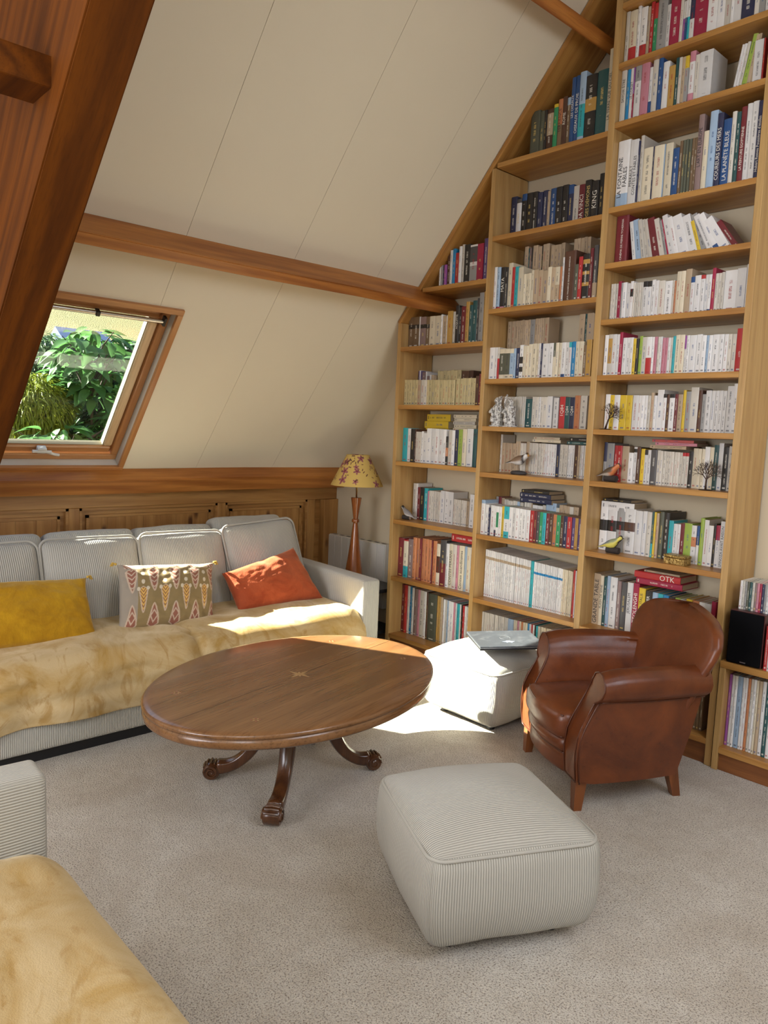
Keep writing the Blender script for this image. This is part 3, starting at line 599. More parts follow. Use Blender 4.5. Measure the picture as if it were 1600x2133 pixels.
ROWS = [
('b',3,1,3.193,0.03,"1412,21,236,w 1433,38,231,c,/r0-.3 1471,17,241,W 1488,33,228,W,/r0-.28 1521,15,222,b 1536,17,237,r 1553,19,225,r,/e0-.7 1572,46,239,g 1618,17,196,W 1635,48,215,m 1683,14,193,w 1697,11,182,V,/W.6-1 1708,10,181,u,/W.6-1 1718,11,181,q,/W.6-1 1729,21,190,W,/U.5-1 1750,59,193,m 1809,42,186,W 1851,34,184,W 1884,25,183,w 1910,13,182,W 1922,35,181,W 1957,54,178,U 2011,19,177,w 2030,24,176,g 2054,16,175,W"),
('b',3,2,2.927,0.03,"1410,26.5,255,w,,0,SAVOIR_ÊTRE 1437.5,16.7,259,B 1454.2,18.7,244,W,,0,LE_CORSET 1471.9,6.9,244,V,/m0-.5 1479.7,33.4,245,W,/g.7-1 1513.1,40.3,254,p 1553.4,15.7,215,W,/u.0-.3 1569.1,26.5,246,w 1595.6,21.6,245,u 1618.2,31.4,217,W 1649.6,29.5,190,a 1678.1,19.6,217,d 1697.8,13.8,211,w 1711.5,15.7,208,b 1726.2,17.7,208,g,/y.75-1 1743.9,26.5,222,p,/W.2-.8 1771.4,18.7,200,w 1790.1,59.9,204,W 1946.2,9.8,178,W,,-9 1956.1,11.8,178,W,,-9 1967.9,12.8,182,w,,-9 1980.6,20.6,206,l,,-10 2001.2,14.7,200,b,,-8 2016,11.8,200,b,,-7 2026.8,35.4,174,W 2063.1,6.9,174,r"),
('b',3,3,2.537,0.04,"1413,63,313,W,/s0-.22,0,LA_FONTAINE_FABLES 1476,44,304,W,,0,PERRAULT_CONTES_ET_FABLES 1519,10,292,U 1529,17,313,w 1546,48,251,c 1595,7,250,U 1602,49,248,c 1650,6,247,s 1657,36,246,c 1693,30,218,u 1723,17,243,t 1740,14,242,f 1754,12,242,f 1766,16,241,f 1782,14,240,t 1795,11,240,t 1806,25,332,h,,0,L'ART_EN_EUROPE 1831,24,258,c 1855,35,334,s 1890,26,316,U,,0,COUREURS_DES_MERS 1917,35,284,u,,0,LA_PLANÈTE_BLEUE 1952,19,307,w 1971,20,301,d 1991,22,315,x,,0,LA_PEINTURE_ÉGYPTIENNE 2013,22,323,W 2035,26,326,W 2061,19,320,U,,0,Hubert_Reeves_Poussières_d'étoiles"),
('b',3,4,2.277,0.074,"1413,65,245,x,,0,LE_CINÉMA_DE_PIERRE_TCHERNIA 1512,18,200,W,,9 1530,30,205,s,,9 1560,20,202,w,,10 1580,18,201,w,,11 1598,19,200,w,,12 1617,36,200,x,,13 1653,25,193,w,,14 1678,13,182,g,,14 1691,8,187,m,,15 1699,26,203,W,,15 1725,20,191,W,,15 1745,48,190,W,,16 1793,42,183,W,,17 1835,16,156,y,,18 1851,30,187,g,,21 1881,28,186,W,,26 1909,28,191,W,/u0-.15,28 1937,42,164,W,,33 1978,8,153,r,,34 1986,9,148,g,,35 1995,23,152,x,,36"),
('b',3,5,2.011,0.067,"1413,12,179,w 1425,12,179,w 1437,12,179,w 1449,17,189,m 1466,9,180,g 1475,21,180,W 1496,21,173,W 1517,16,181,W,/k.6-.8 1533,10,172,w 1543,10,172,w 1553,10,171,w 1563,10,171,w 1573,10,170,w 1583,22,173,W,/k.85-1 1604,21,172,W,/k.85-1 1626,18,176,W 1644,19,170,W 1663,30,166,w 1693,35,162,W 1728,12,162,w 1740,9,158,o 1749,20,198,c 1769,20,198,c 1789,28,204,b 1817,18,166,W,/u.85-1 1835,28,170,W 1863,19,169,W,/r.9-1 1882,15,169,W 1897,15,168,W,/u0-.1 1912,15,194,m 1927,14,169,w 1941,14,169,w 1956,13,171,w 1969,54,175,W 2023,38,178,W 2061,6,192,W"),
('b',3,6,1.744,0.043,"1413,20,198,W 1433,23,200,w,/a.3-.9 1456,23,199,W 1479,16,198,W 1495,16,206,m 1512,21,179,W 1533,19,179,W 1552,16,178,W 1568,16,172,y 1583,14,171,k 1598,17,182,l 1614,22,176,w 1636,27,175,W,/r0-.45 1663,12,174,W 1675,15,174,p 1691,12,173,w 1702,12,173,W 1714,15,167,p 1729,13,167,p 1742,13,166,W 1755,12,166,w 1767,12,171,q 1778,22,176,c 1800,22,175,c 1822,10,171,W,/V.65-1 1832,14,171,W 1846,31,170,W 1877,25,172,W 1901,22,166,W 1923,11,165,s 1934,16,165,W 1950,27,167,W 1977,5,166,W 1982,19,166,W 2002,18,165,W 2020,16,164,w 2035,18,164,w 2054,31,186,r"),
('b',3,7,1.481,0.085,"1413,27,176,W 1440,25,172,y 1465,30,172,W 1495,37,171,y 1532,30,170,y 1563,29,170,W 1591,18,169,W 1609,18,169,W 1627,16,169,W 1643,15,168,w 1658,15,182,b 1674,14,168,W 1688,33,195,W 1720,16,175,W,/k.9-1 1736,15,172,n 1751,27,174,W,/k.9-1 1778,15,174,x 1792,23,173,b 1816,14,192,y 1830,23,186,g 1853,36,204,w 1889,17,190,n 1906,18,173,g 1923,25,189,W 1948,17,188,W 1966,16,188,W 1982,18,188,W 1999,17,187,W 2017,28,207,W 2044,22,217,W"),
('b',3,8,1.225,0.11,"1413,17,194,g,/U.5-1 1430,39,190,g 1470,16,180,r 1486,27,180,r 1512,38,179,b 1550,25,148,W 1575,19,177,W,/k.85-.95 1594,19,176,n 1614,22,170,y 1635,17,166,W,/k.85-1 1652,16,166,W 1668,30,168,G 1698,17,167,w 1715,14,164,w 1729,14,164,w 1743,14,163,w 1756,14,163,w 1770,14,163,w 1784,14,162,w 1798,14,162,w 1811,13,161,w 1825,16,161,w,/r.9-1 1840,16,161,w,/r.9-1 1856,20,168,k 1875,23,184,c 1898,17,183,c 1915,14,183,c 1929,23,193,W 1953,18,192,c 1970,21,203,d 1991,21,212,W 2012,26,195,k 2037,20,200,w 2058,6,199,o"),
('b',3,9,0.873,0.116,"1413,42,220,W,/k.45-.7 1455,51,221,W,/k.45-.7 1506,44,222,g,/k.5-.7 1550,58,223,W,/n.5-.7 1608,37,219,W 1644,25,220,W 1670,24,219,w 1694,11,222,d,/q.0-.3 1705,12,221,y 1717,15,218,b 1733,23,226,f 1756,27,225,k 1783,23,190,q,/W0-.15 1806,21,177,W 1827,14,177,W 1842,19,182,x 1860,36,187,l,/d0-.18 1896,23,180,W,/o.45-.7 1919,13,180,u,/W0-.5 1932,20,218,l 1952,21,212,W 1974,22,189,W 1996,11,199,k 2007,19,193,W,/m.65-1 2026,21,214,W,,0,SPINOZA_AVAIT_RAISON"),
('b',3,10,0.485,0.1,"1410,39.1,263,b,,0,GRANDE_TABLE 1449.1,20,258,c,,0,FLASH_DE_SEINE 1469.1,20,253,d 1488.2,19.1,262,s 1507.2,39.1,261,W 1546.3,21,246,h 1567.3,33.4,244,G 1601.6,31.5,249,W,,0,JERUSALEM 1633.1,31.5,251,m,,0,OTTOLENGHI 1664.6,34.3,233,y,,0,JAMIE_CUISINE_L'ITALIE 1697.9,36.2,225,k,,0,COOK_JAMIE_OLIVER 1734.2,29.6,223,s 1763.7,27.6,222,q 1792.3,27.6,221,B 1820,28.6,219,k 1847.6,28.6,218,l,,0,OLIVER 1876.2,28.6,216,W 1904.8,29.6,224,y,,0,SIMPLE 1934.4,31.5,223,o,/W0-.6 1965.8,27.6,221,W 1993.5,29.6,220,W 2022.1,21.9,234,m,,0,SAVOUR"),
('b',2,1,2.9,0.05,"873,58,230,f 931,28,220,f 958,16,219,k 974,39,218,n,/b.4-.9 1014,26,232,e,/y.93-1 1040,27,250,t,/o.5-1,0,TERRIENCE 1068,26,254,n,,0,ROME 1094,22,243,t,/s.85-1 1116,22,332,u,,0,LES_OISEAUX 1138,26,335,u,,0,OISEAUX_DE_PROIE 1164,36,343,s,/q.1-.55 1199,63,315,k,/a.45-.65 1262,61,320,d 1323,25,403,c,,0,LA_TERRE_VUE_DU_CIEL"),
('b',2,2,2.515,0.139,"699,40,237,U 739,33,219,G,/W.2-.9 772,32,240,k,/u.85-1 804,43,239,k 847,31,237,k 879,31,228,U 910,34,232,U 944,16,223,b 960,38,233,u 998,38,232,k 1035,37,235,k 1073,31,229,U,/u.8-1 1104,35,217,w 1139,36,216,x,,0,DA_VINCI 1175,37,230,k,,0,ANGES_DÉMONS 1213,43,219,k,,0,KING 1255,29,248,k"),
('b',2,3,2.124,0.03,"696,21.2,231,W 717.2,23.2,228,s,/r0-.06 740.4,31.9,225,k,/p0-.06,0,MAYA 772.3,20.3,221,k 793.6,29.9,240,c 823.5,19.3,215,r 841.8,23.2,215,q 866,31.9,209,c 897.9,18.4,170,c 917.2,17.4,170,c 933.6,16.4,170,c 950,17.4,184,c 967.4,29,183,b 996.4,29.9,178,b 1026.3,31.9,172,b 1057.2,23.2,186,c 1080.4,25.1,181,b 1105.5,25.1,180,c,/b.1-.5 1130.6,10.6,180,o 1141.3,11.6,225,W 1152.9,67.6,251,n,,0,J.R.R._TOLKIEN_LE_SEIGNEUR_DES_ANNEAUX 1220.5,21.2,178,f 1241.7,21.2,213,r 1263,40.6,223,k,/a.78-.88/a.55-.62/a.3-.38 1303.5,18.4,246,x 1321.9,25.1,258,G,/b0-.3"),
('b',2,4,1.741,0.03,"696,38.2,176,W 734.2,17.6,175,W 751.9,12.7,175,w,/r0-.65 764.6,36.3,165,d,/c0-1/f.15-.85 800.9,37.3,164,c,/f.15-.85 838.2,28.4,163,c,/s.15-.85 865.6,14.7,163,s 881.3,23.5,165,U 904.9,23.5,179,W,/k.2-.35/k.45-.65 928.4,17.6,174,c 946,17.6,173,c 963.7,22.6,180,c 986.2,28.4,182,c 1014.7,14.7,181,c 1029.4,13.7,181,W 1043.1,11.8,181,U 1054.9,36.3,178,W 1091.2,28.4,179,W 1119.6,15.7,179,f,/c0-.6 1135.3,18.6,179,c 1154.9,16.7,178,c 1170.6,24.5,178,W,/u0-.1 1195.1,22.6,177,W 1217.6,14.7,177,W,/q.85-1 1232.4,24.5,179,B 1256.9,19.6,178,c 1276.5,26.5,177,c 1303.9,16.7,157,t 1320.6,30.4,183,a"),
('b',2,5,1.479,0.122,"699,23,173,w 722,20,172,b 742,23,172,w 764,23,171,w 787,22,171,w 809,22,170,w 831,13,170,w 844,13,172,h,/w0-1 856,12,172,h,/w0-1 869,12,171,h,/w0-1 881,12,171,h,/w0-1 894,43,158,d 937,25,170,w 962,21,169,w 983,15,169,W 998,15,168,w 1013,27,168,w 1039,33,172,W 1079,32,164,W 1116,37,170,r,,0,1Q84 1153,30,167,d,,0,1Q84 1183,30,166,U,,0,1Q84 1213,32,175,o 1245,40,174,w"),
('b',2,6,1.22,0.166,"699,15,217,w 714,24,170,b 738,24,170,b 762,24,169,b 786,24,169,b 810,17,181,b 827,18,181,b 845,17,173,w 862,22,173,w 884,22,182,b 906,15,177,w 922,15,177,w 937,15,177,w 952,15,176,w 968,15,176,w 983,15,176,w 998,15,176,w 1013,15,175,W 1028,15,175,W 1043,15,175,W 1057,15,174,W 1072,15,174,W 1087,22,176,U 1109,17,176,w 1126,17,176,w 1143,16,175,w 1159,14,175,W 1173,14,175,W 1186,15,175,W 1201,22,177,n 1223,12,176,b 1235,11,176,w 1247,11,176,W 1258,11,176,w 1268,10,176,w"),
('b',2,7,0.865,0.03,"696,27.7,196,s,/W0-.9 724.7,26.7,172,W 750.3,12.8,156,U 764.2,29.6,171,W 792.8,13.8,170,W,/U0-.2 807.7,15.8,170,W,/e.3-.8 823.5,22.7,169,W 845.2,16.8,174,y 862,34.6,175,q,/W.2-.6 896.6,24.7,174,W 921.3,21.7,174,W 943,23.7,173,W 966.8,22.7,172,W 988.5,25.7,171,W 1014.2,24.7,171,W 1039.9,26.7,170,r 1066.6,19.8,169,x 1086.3,15.8,168,G 1102.1,21.7,168,e 1123.9,21.7,167,q 1145.6,20.8,166,x 1166.4,20.8,166,n 1187.1,23.7,165,o 1209.8,25.7,164,e 1235.5,19.8,164,n 1255.3,22.7,163,U 1278,25.7,162,r 1304.7,20.8,161,v 1324.5,18.8,161,a 1344.2,19.8,160,v"),
('m',2,8,0.494,0.083,"699,14,276,W,/b.80-.86 713,14,275,W,/b.80-.86 728,14,274,W,/b.80-.86 742,14,274,W,/b.80-.86 756,14,273,W,/b.80-.86 770,14,272,W,/b.80-.86 784,14,271,W,/b.80-.86 798,14,271,W,/b.80-.86 812,14,270,W,/b.80-.86 826,14,269,W,/b.80-.86 839,14,268,W,/b.80-.86 853,14,268,W,/b.80-.86 867,14,267,W,/b.80-.86 880,13,266,W,/b.80-.86 894,13,265,W,/b.80-.86 907,13,265,W,/b.80-.86 921,13,264,W,/b.80-.86 934,13,263,W,/b.80-.86 947,13,262,W,/b.80-.86 960,13,262,W,/b.80-.86 973,13,261,W,/b.80-.86 987,13,260,W,/b.80-.86 1000,13,259,W,/b.80-.86 1012,13,259,W,/b.80-.86 1025,21,258,q 1047,12,257,W,/B.74-.79 1059,12,256,W,/B.74-.79 1071,12,255,W,/B.74-.79 1083,12,255,W,/B.74-.79 1095,12,254,W,/B.74-.79 1107,12,253,W,/B.74-.79 1119,12,253,W,/B.74-.79 1131,12,252,W,/B.74-.79 1142,12,251,W,/B.74-.79 1154,12,251,W,/B.74-.79 1166,12,250,W,/B.74-.79 1177,12,249,W,/B.74-.79 1189,12,249,W,/B.74-.79 1201,11,248,W,/B.74-.79 1212,11,248,W,/B.74-.79 1224,11,247,W,/B.74-.79 1235,11,246,c 1246,11,246,c 1256,11,245,c 1267,11,245,c 1278,11,244,c 1288,11,243,c 1299,14,252,r 1313,8,251,W"),
('bz',2,9,0.12,0.09,"696,13.7,279,w 709.7,13.7,279,w 723.4,13.7,279,w 736.1,13.7,279,w 749.8,13.7,279,w 763.4,12.7,279,w 776.1,12.7,279,w 789.8,12.7,279,w 802.5,14.7,279,w 817.2,14.7,279,w 830.9,14.7,279,w 845.5,13.7,279,w 859.2,13.7,279,w 872.9,13.7,279,w 887.6,38.1,279,s 924.7,13.7,279,c 938.4,13.7,279,c 952.1,13.7,279,p 965.8,13.7,279,c 979.5,13.7,279,o 993.1,15.6,279,c 1007.8,14.7,279,c 1023.4,11.7,279,B 1035.2,13.7,279,W 1048.9,9.8,279,r 1058.6,11.7,279,W 1070.4,11.7,279,k 1082.1,11.7,279,q 1093.8,17.6,279,w 1111.4,17.6,279,c 1129,17.6,279,c 1146.6,17.6,279,c 1163.2,17.6,279,c 1180.8,16.6,279,w 1197.4,22.5,279,g 1219.9,22.5,279,c 1242.4,16.6,279,w"),
('b',1,1,2.294,0.05,"255,13,129,W 268,15,129,g 284,12,129,U 295,19,129,V 314,25,183,n 339,18,206,W 357,22,212,B 379,26,186,r 405,21,219,W 426,20,227,w 446,47,222,k 493,54,213,W,/g.05-.45/G.55-.95 547,45,212,m 592,32,235,v"),
('b',1,2,1.953,0.054,"4,46,187,t,/k.62-.75 50,50,185,t,/k.62-.75 100,9,185,W 109,49,182,h,/k.62-.75 157,32,179,t,/k.62-.75 189,44,180,c 233,50,179,c 284,13,182,W 297,33,173,b 330,9,173,W 338,39,197,a 378,20,192,w 398,29,225,k,,0,ACQUITTÉ 427,18,212,k 445,33,215,x 477,27,239,y,/a0-1 504,24,218,d 528,34,241,d 561,15,252,G 577,34,280,g 611,15,283,a"),
('b',1,3,1.596,0.04,"4,24,158,i 28,23,157,i 51,23,157,i 74,27,156,i 101,23,156,i 124,26,155,b 150,28,155,w 178,27,154,w 205,17,153,i 223,23,153,i 245,22,153,i 268,22,152,i 290,22,152,i 312,23,151,i 335,22,151,i 357,22,150,i 379,19,150,i 399,19,149,i 418,19,149,i 445,26,157,i 471,26,156,i 497,20,158,i 517,19,157,i 536,19,157,i 555,19,157,i 574,21,156,i 595,24,168,n 619,17,179,x"),
('b',1,4,1.242,0.05,"1,41.6,212,q 42.6,31.2,209,W 73.8,35,208,k 107.9,8.5,207,n 117.4,24.6,191,w 141,24.6,190,w 165.6,17,194,W 182.6,30.3,184,W 212,38.8,214,W 250.7,33.1,213,W 283.9,33.1,212,W 317,32.2,211,W 349.1,25.5,210,W 375.6,18,170,k,/o.3-.6 393.6,32.2,208,w 424.8,22.7,207,W 447.5,28.4,211,U 475.9,29.3,214,l 505.2,31.2,217,c 536.4,48.2,220,W 585.6,28.4,218,B,/d0-1,0,H"),
('b',1,5,0.87,0.15,"12,32,230,w 43,13,230,W 56,24,208,x 80,35,207,k 115,33,207,e,/q0-1 148,14,191,p 162,25,195,w 187,15,195,w 202,15,194,w 217,15,194,w 232,15,194,w 247,15,193,w 261,33,203,W 295,34,202,W 329,41,201,W 370,16,161,w 386,16,160,w 402,16,160,w 418,16,160,w 434,16,159,w 450,16,159,w 466,16,159,w 481,23,158,b 505,37,202,W 542,6,201,k 548,24,215,b 573,20,195,c"),
('b',1,6,0.501,0.05,"1,52.1,248,x 53.1,39.8,242,c,/q0-.3/r.97-1 92.9,45.5,252,h 138.4,29.4,267,o 167.8,27.5,267,o,/x0-.02 195.2,18.9,266,x 215.1,28.4,271,o 243.5,28.4,271,o 272,28.4,270,o 300.4,9.5,270,x 308.9,31.3,269,o 341.1,32.2,254,c,/n.3-.7 373.3,49.3,283,G,/x0-.5 422.6,24.6,267,W 446.3,30.3,269,c,,0,CONTES_PERSANS 476.6,31.3,269,w 507.9,17.1,268,p 525.9,41.7,270,c,,0,Contes_scandinaves 567.6,18.9,270,d,/s0-1 586.5,27.5,269,c 614,18,269,W"),
('m',1,7,0.123,0.1,"1,28.4,314,x 29.4,24.6,313,r 54,21.8,311,W 75.7,21.8,310,B 97.5,18.9,309,W 116.4,32.2,308,h 148.5,20.8,306,p 169.4,38.8,305,w 208.1,21.8,303,W 229.9,15.1,302,n 245,74.7,300,f 319.7,17,297,a 336.8,17,296,a 353.8,17,295,b 375.5,16.1,286,W 390.7,16.1,286,w 406.8,13.2,285,s 420,15.1,284,W 435.1,25.5,283,W 460.7,12.3,282,p 473.9,12.3,281,W 486.2,22.7,280,q 508.9,12.3,279,W 521.2,12.3,279,k 534.4,15.1,278,r 548.6,17,277,W 566.6,15.1,276,w 580.8,17,276,w 598.8,21.8,275,k 620.5,26.5,273,W"),
('m',4,2,0.107,0.03,"2159,13.9,321,V 2172.9,12.9,322,W 2185.8,11.9,322,W 2197.7,21.8,323,s 2219.5,9.9,323,W 2228.4,11.9,324,W 2240.3,11.9,324,o 2252.2,11.9,325,w 2264.1,12.9,325,W 2277,9.9,326,c 2286.9,13.9,326,b 2300.7,15.9,327,W 2317.6,15.9,328,d 2333.5,15.9,328,W 2348.3,13.9,329,c 2362.2,12.9,330,w 2376.1,8.9,330,r"),
]
stuffV, stuffF, stuffUV, stuffCO, stuffDim, stuffInk = [], [], [], [], [], []
stuffPV, stuffPF = [], []
def ink_for(c, rnd):
    lum = 0.3*c[0]+0.59*c[1]+0.11*c[2]
    if lum > 0.25: return ((0.05, 0.05, 0.06), (0.05, 0.05, 0.06), (0.35, 0.03, 0.03), (0.03, 0.08, 0.25))[int(rnd*3.99)]
    return ((0.75, 0.72, 0.62), (0.75, 0.72, 0.62), (0.70, 0.52, 0.16))[int(rnd*2.99)]
entries = []
for kind, bay, row, z, yf, data in ROWS:
    for pos, it in enumerate(data.split(' ')):
        q = it.split(','); x, w, h = float(q[0])/1000, float(q[1])/1000, float(q[2])/1000
        bands = [(PAL[s[0]][0], *[float(a) for a in s[1:].split('-')]) for s in q[4].split('/') if s] if len(q) > 4 else []
        lean = float(q[5]) if len(q) > 5 else 0.0; title = q[6].replace('_', ' ') if len(q) > 6 else ''
        d = 0.112 if h < 0.19 else 0.14 if h < 0.215 else 0.175 if h < 0.26 else 0.205
        d = min(d, D-0.004-yf) if bay != 4 else 0.2
        if (bay, row) in ((2, 3), (2, 4), (1, 3), (2, 7), (1, 4)): d = min(d, 0.15-yf)
        dist = (Vector((x, yf, z))-Vector((3.484, -3.3, 1.43))).length
        entries.append(dict(kind=kind, bay=bay, row=row, z=z, yf=yf, pos=pos+1, x=x, w=w-0.0006, h=h, c=q[3], bands=bands, lean=lean, title=title, d=d, area=w*h/dist**2*(0.35 if kind == 'bz' else 1)))
single = {id(e) for e in sorted([e for e in entries if e['kind'] != 'm'], key=lambda e: -e['area'])[:292]}
brnd = random.Random(3)
TI = {'GRANDE TABLE': 'ink_dark', 'ANGES DÉMONS': 'ink_gold', 'DA VINCI': 'ink_light', 'TERRIENCE': 'ink_dark', 'JERUSALEM': 'ink_dark', 'SIMPLE': 'ink_dark'}
def jit(c, k): return tuple(min(1, a*k) for a in c)
for e in entries:
    rn = brnd.random(); base = jit(PAL[e['c']][0], 0.86+0.28*brnd.random()); w, d, h = e['w'], e['d'], e['h']
    ink = ink_for(base, rn); V, F, UV, CO = cover_data(w, d, h, base, e['bands'], ink)
    PV, PF = pages_data(w, d, h); has = 0.0 if e['title'] or w < 0.006 else 1.0
    yj = brnd.uniform(0, 0.006); loc = Vector((e['x'], e['yf']+yj, e['z']+0.0003)); a = radians(e['lean'])
    # a leaning book turns about the bottom corner it stands on
    Mx = Matrix.Translation(loc) @ (Matrix.Rotation(-a, 4, 'Y') if a > 0 else (Matrix.Translation((w, 0, 0)) @ Matrix.Rotation(-a, 4, 'Y') @ Matrix.Translation((-w, 0, 0)) if a < 0 else Matrix.Identity(4)))
    if e['kind'] == 'm' or id(e) in single:
        mag = e['kind'] == 'm'; nm = 'magazine' if mag else 'book'
        o = put_book_mesh(nm, V, F, UV, CO, (ink[0], ink[1], ink[2], has), h, rn)
        # the ink switch lives in the second lettering channel
        for cdat in (o.data.color_attributes['Ink'],): cdat.data.foreach_set('color', [ink[0], ink[1], ink[2], has]*len(o.data.loops))
        o.matrix_world = Mx
        th = 'slim' if w < 0.013 else 'thick' if w > 0.034 else 'medium-thick'; hi = 'tall ' if h > 0.24 else ''
        rowtxt = ordinal(e['row']) + ' shelf down'
        where = f"{ordinal(e['pos'])} from the sofa end, {BAYN[e['bay']]}'s {rowtxt}" if e['bay'] != 4 else f"{ordinal(e['pos'])} from the bookcase side inside the low unit"
        lean = 'leaning ' if abs(e['lean']) > 5 else ''
        tag(o, f"{th} {lean}{hi}{PAL[e['c']][1]} {nm}, {where}", nm, f"{nm}s on the {BAYN[e['bay']]}'s {rowtxt}" if e['bay'] != 4 else 'magazines in the low unit')
        if not mag or w > 0.008: add('pages', PV, PF, 'pages', o)
        if e['title'] and w > 0.012:
            tx = e['title']; flat = w > 0.07 or tx == 'H'
            body = tx
            if flat and tx.startswith('J.R.R.'): body = 'J.R.R.\nTOLKIEN\n\nLE\nSEIGNEUR\nDES\nANNEAUX'
            elif tx.startswith('LA FONTAINE'): body = 'LA FONTAINE\nFABLES'; flat = False
            elif tx.startswith('PERRAULT'): body = 'PERRAULT\nCONTES ET FABLES'
            me, tw, thh, ox, oy = text_mesh(body, 1.0)
            nl = body.count('\n')+1
            if flat: s = min(w*0.72/tw, h*0.6/thh)
            else: s = min(h*0.86/tw, w*(0.62 if nl == 1 else 0.74)/thh)
            lum = sum(base)/3; mt = TI.get(tx, 'ink_dark' if lum > 0.22 else 'ink_light')
            if tx == 'OTTOLENGHI': mt = 'ink_light'
            t = obj('title', me, mt, o); t.scale = (s, s, s)
            yy = -0.0004
            if flat: t.rotation_euler = (pi/2, 0, 0); t.location = (w/2-ox*s, yy, h*(0.62 if tx != 'H' else 0.86)-oy*s)
            else:
                t.rotation_euler = (pi/2, -pi/2, 0); t.location = (w/2+oy*s, yy, h*(0.46 if s*tw > h*0.5 else 0.58)-ox*s)
            t.data.name = 'title'
    else:
        k = len(stuffV); stuffV += [Mx @ Vector(v) for v in V]; stuffF += [tuple(i+k for i in f) for f in F]; stuffUV += UV; stuffCO += CO
        for f in F: stuffDim += [h, rn]*len(f); stuffInk += [ink[0], ink[1], ink[2], has]*len(f)
        k = len(stuffPV); stuffPV += [Mx @ Vector(v) for v in PV]; stuffPF += [tuple(i+k for i in f) for f in PF]
def book_back_row(x0, toks, y, z, jitter=0.0):
    """books standing in a second row behind the front ones"""
    global stuffV, stuffF, stuffUV, stuffCO, stuffDim, stuffInk, stuffPV, stuffPF
    x = x0
    for t in toks.split():
        n = 1
        if '*' in t: n, t = t.split('*'); n = int(n)
        c, w, h = t.split(':'); w = float(w)/1000; h = float(h)/1000
        for _ in range(n):
            if c != '_':
                rn = brnd.random(); base = jit(PAL[c][0], 0.85+0.3*brnd.random()); ink = ink_for(base, rn); hh = h*(1-brnd.random()*jitter)
                V, F, UV, CO = cover_data(w-0.0006, 0.10, hh, base, [], ink); PV, PF = pages_data(w-0.0006, 0.10, hh); o = Vector((x, y+brnd.random()*0.004, z+0.0003))
                k = len(stuffV); stuffV += [o+Vector(v) for v in V]; stuffF += [tuple(i+k for i in f) for f in F]; stuffUV += UV; stuffCO += CO
                for f in F: stuffDim += [hh, rn]*len(f); stuffInk += [ink[0], ink[1], ink[2], 1.0]*len(f)
                k = len(stuffPV); stuffPV += [o+Vector(v) for v in PV]; stuffPF += [tuple(i+k for i in f) for f in PF]
            x += w
book_back_row(0.80, 'b:26:185 d:10:180 h:13:178 k:10:180 b:32:184 b:26:180 k:8:176 b:22:183 b:20:182 _:10:1 4*b:22:170 _:55:1 5*b:20:178', 0.155, 2.289, 0.04)
book_back_row(0.715, '3*b:24:172 6*b:14:170 g:30:172 b:20:174 3*b:14:172 b:30:175', 0.155, 1.906, 0.04)
book_back_row(1.185, 'b:34:172 d:12:172 b:40:172 b:36:170', 0.155, 1.906, 0.03)
book_back_row(0.01, 'v:10:178 W:12:178 v:14:176 h:30:172 W:12:170 h:24:140 W:14:150 2*b:22:145 _:10:1 i:16:178 6*i:30:172 _:6:1 3*n:30:165', 0.155, 1.646, 0.05)
book_back_row(0.70, 'g:18:176 x:22:176 _:2:1 b:20:172 2*w:14:165 4*w:16:160 s:18:160 w:24:155 _:8:1 3*w:16:162 b:10:160 2*W:34:150 w:20:155 2*s:34:172 w:20:150 3*b:22:168 w:24:165 b:30:168', 0.155, 0.905, 0.03)
book_back_row(1.90, '8*b:11:270 4*t:14:262', 0.06, 0.12, 0.03)
ob = put_book_mesh('more_books', stuffV, stuffF, stuffUV, stuffCO, stuffInk, stuffDim, 0)
ob['kind'] = 'stuff'; tag(ob, 'the smaller and half-hidden books that fill out the oak bookcase shelves', 'books')
pp = add('pages', stuffPV, stuffPF, 'pages', ob); pp['kind'] = 'stuff'
# books lying flat: (x0, x1, y0, z0, thickness, depth, colour, title, where)
FLAT = [(1.655, 1.835, .118, 1.400, .016, .12, 'b', '', 'lowest of the three lying on the robin shelf'), (1.680, 1.885, .120, 1.4165, .014, .12, 'p', '', 'middle of the three lying on the robin shelf'), (1.665, 1.870, .116, 1.431, .013, .13, 'R', '', 'topmost of the three lying on the robin shelf'),
 (1.414, 1.596, .120, 1.078, .044, .13, 'W', '', 'lying on four tall spines above the great tit'), (1.420, 1.575, .122, 1.1225, .014, .12, 'k', '', 'topmost, above the thick white one lying over the great tit'),
 (1.645, 1.880, .102, .738, .030, .17, 'm', '', 'lying under the red title on the cookery shelf'), (1.635, 1.870, .100, .7685, .032, .17, 'r', 'OTK', 'lying on top of the cookery books'), (1.68, 1.86, .11, .801, .010, .15, 'b', '', 'slim, topmost on the cookery shelf'),
 (.925, 1.110, .168, 1.403, .015, .11, 'c', '', 'lower of two lying above the wader'), (.935, 1.105, .166, 1.4185, .014, .11, 'c', '', 'upper of two lying above the wader'), (1.150, 1.345, .168, 1.399, .016, .11, 'd', '', 'lower of two lying near the tallest bay post'), (1.165, 1.365, .170, 1.4155, .020, .11, 'k', '', 'upper of two lying near the tallest bay post'),
 (.885, 1.095, .140, 1.066, .024, .13, 'U', '', 'lowest of the navy stack over the fantasy series'), (.880, 1.088, .142, 1.0905, .028, .13, 'U', '', 'thicker, second in the stack over the fantasy series'), (.895, 1.080, .135, 1.1190, .018, .13, 'k', '', 'topmost of the stack over the fantasy series'),
 (.945, 1.075, .158, 2.4765-.001, .001, .001, 'b', '', '')]
FLAT.pop()
yy = 1.2423
for k in range(7):
    FLAT.append((0.10-0.01*(k % 3), 0.30-0.008*(k % 3), .165, yy, .043, .115, 'y' if k > 2 else 'b', '', f'{ordinal(k+1)} from below in the stack nearest the sofa'))
    yy += .0435
yy = 1.2423
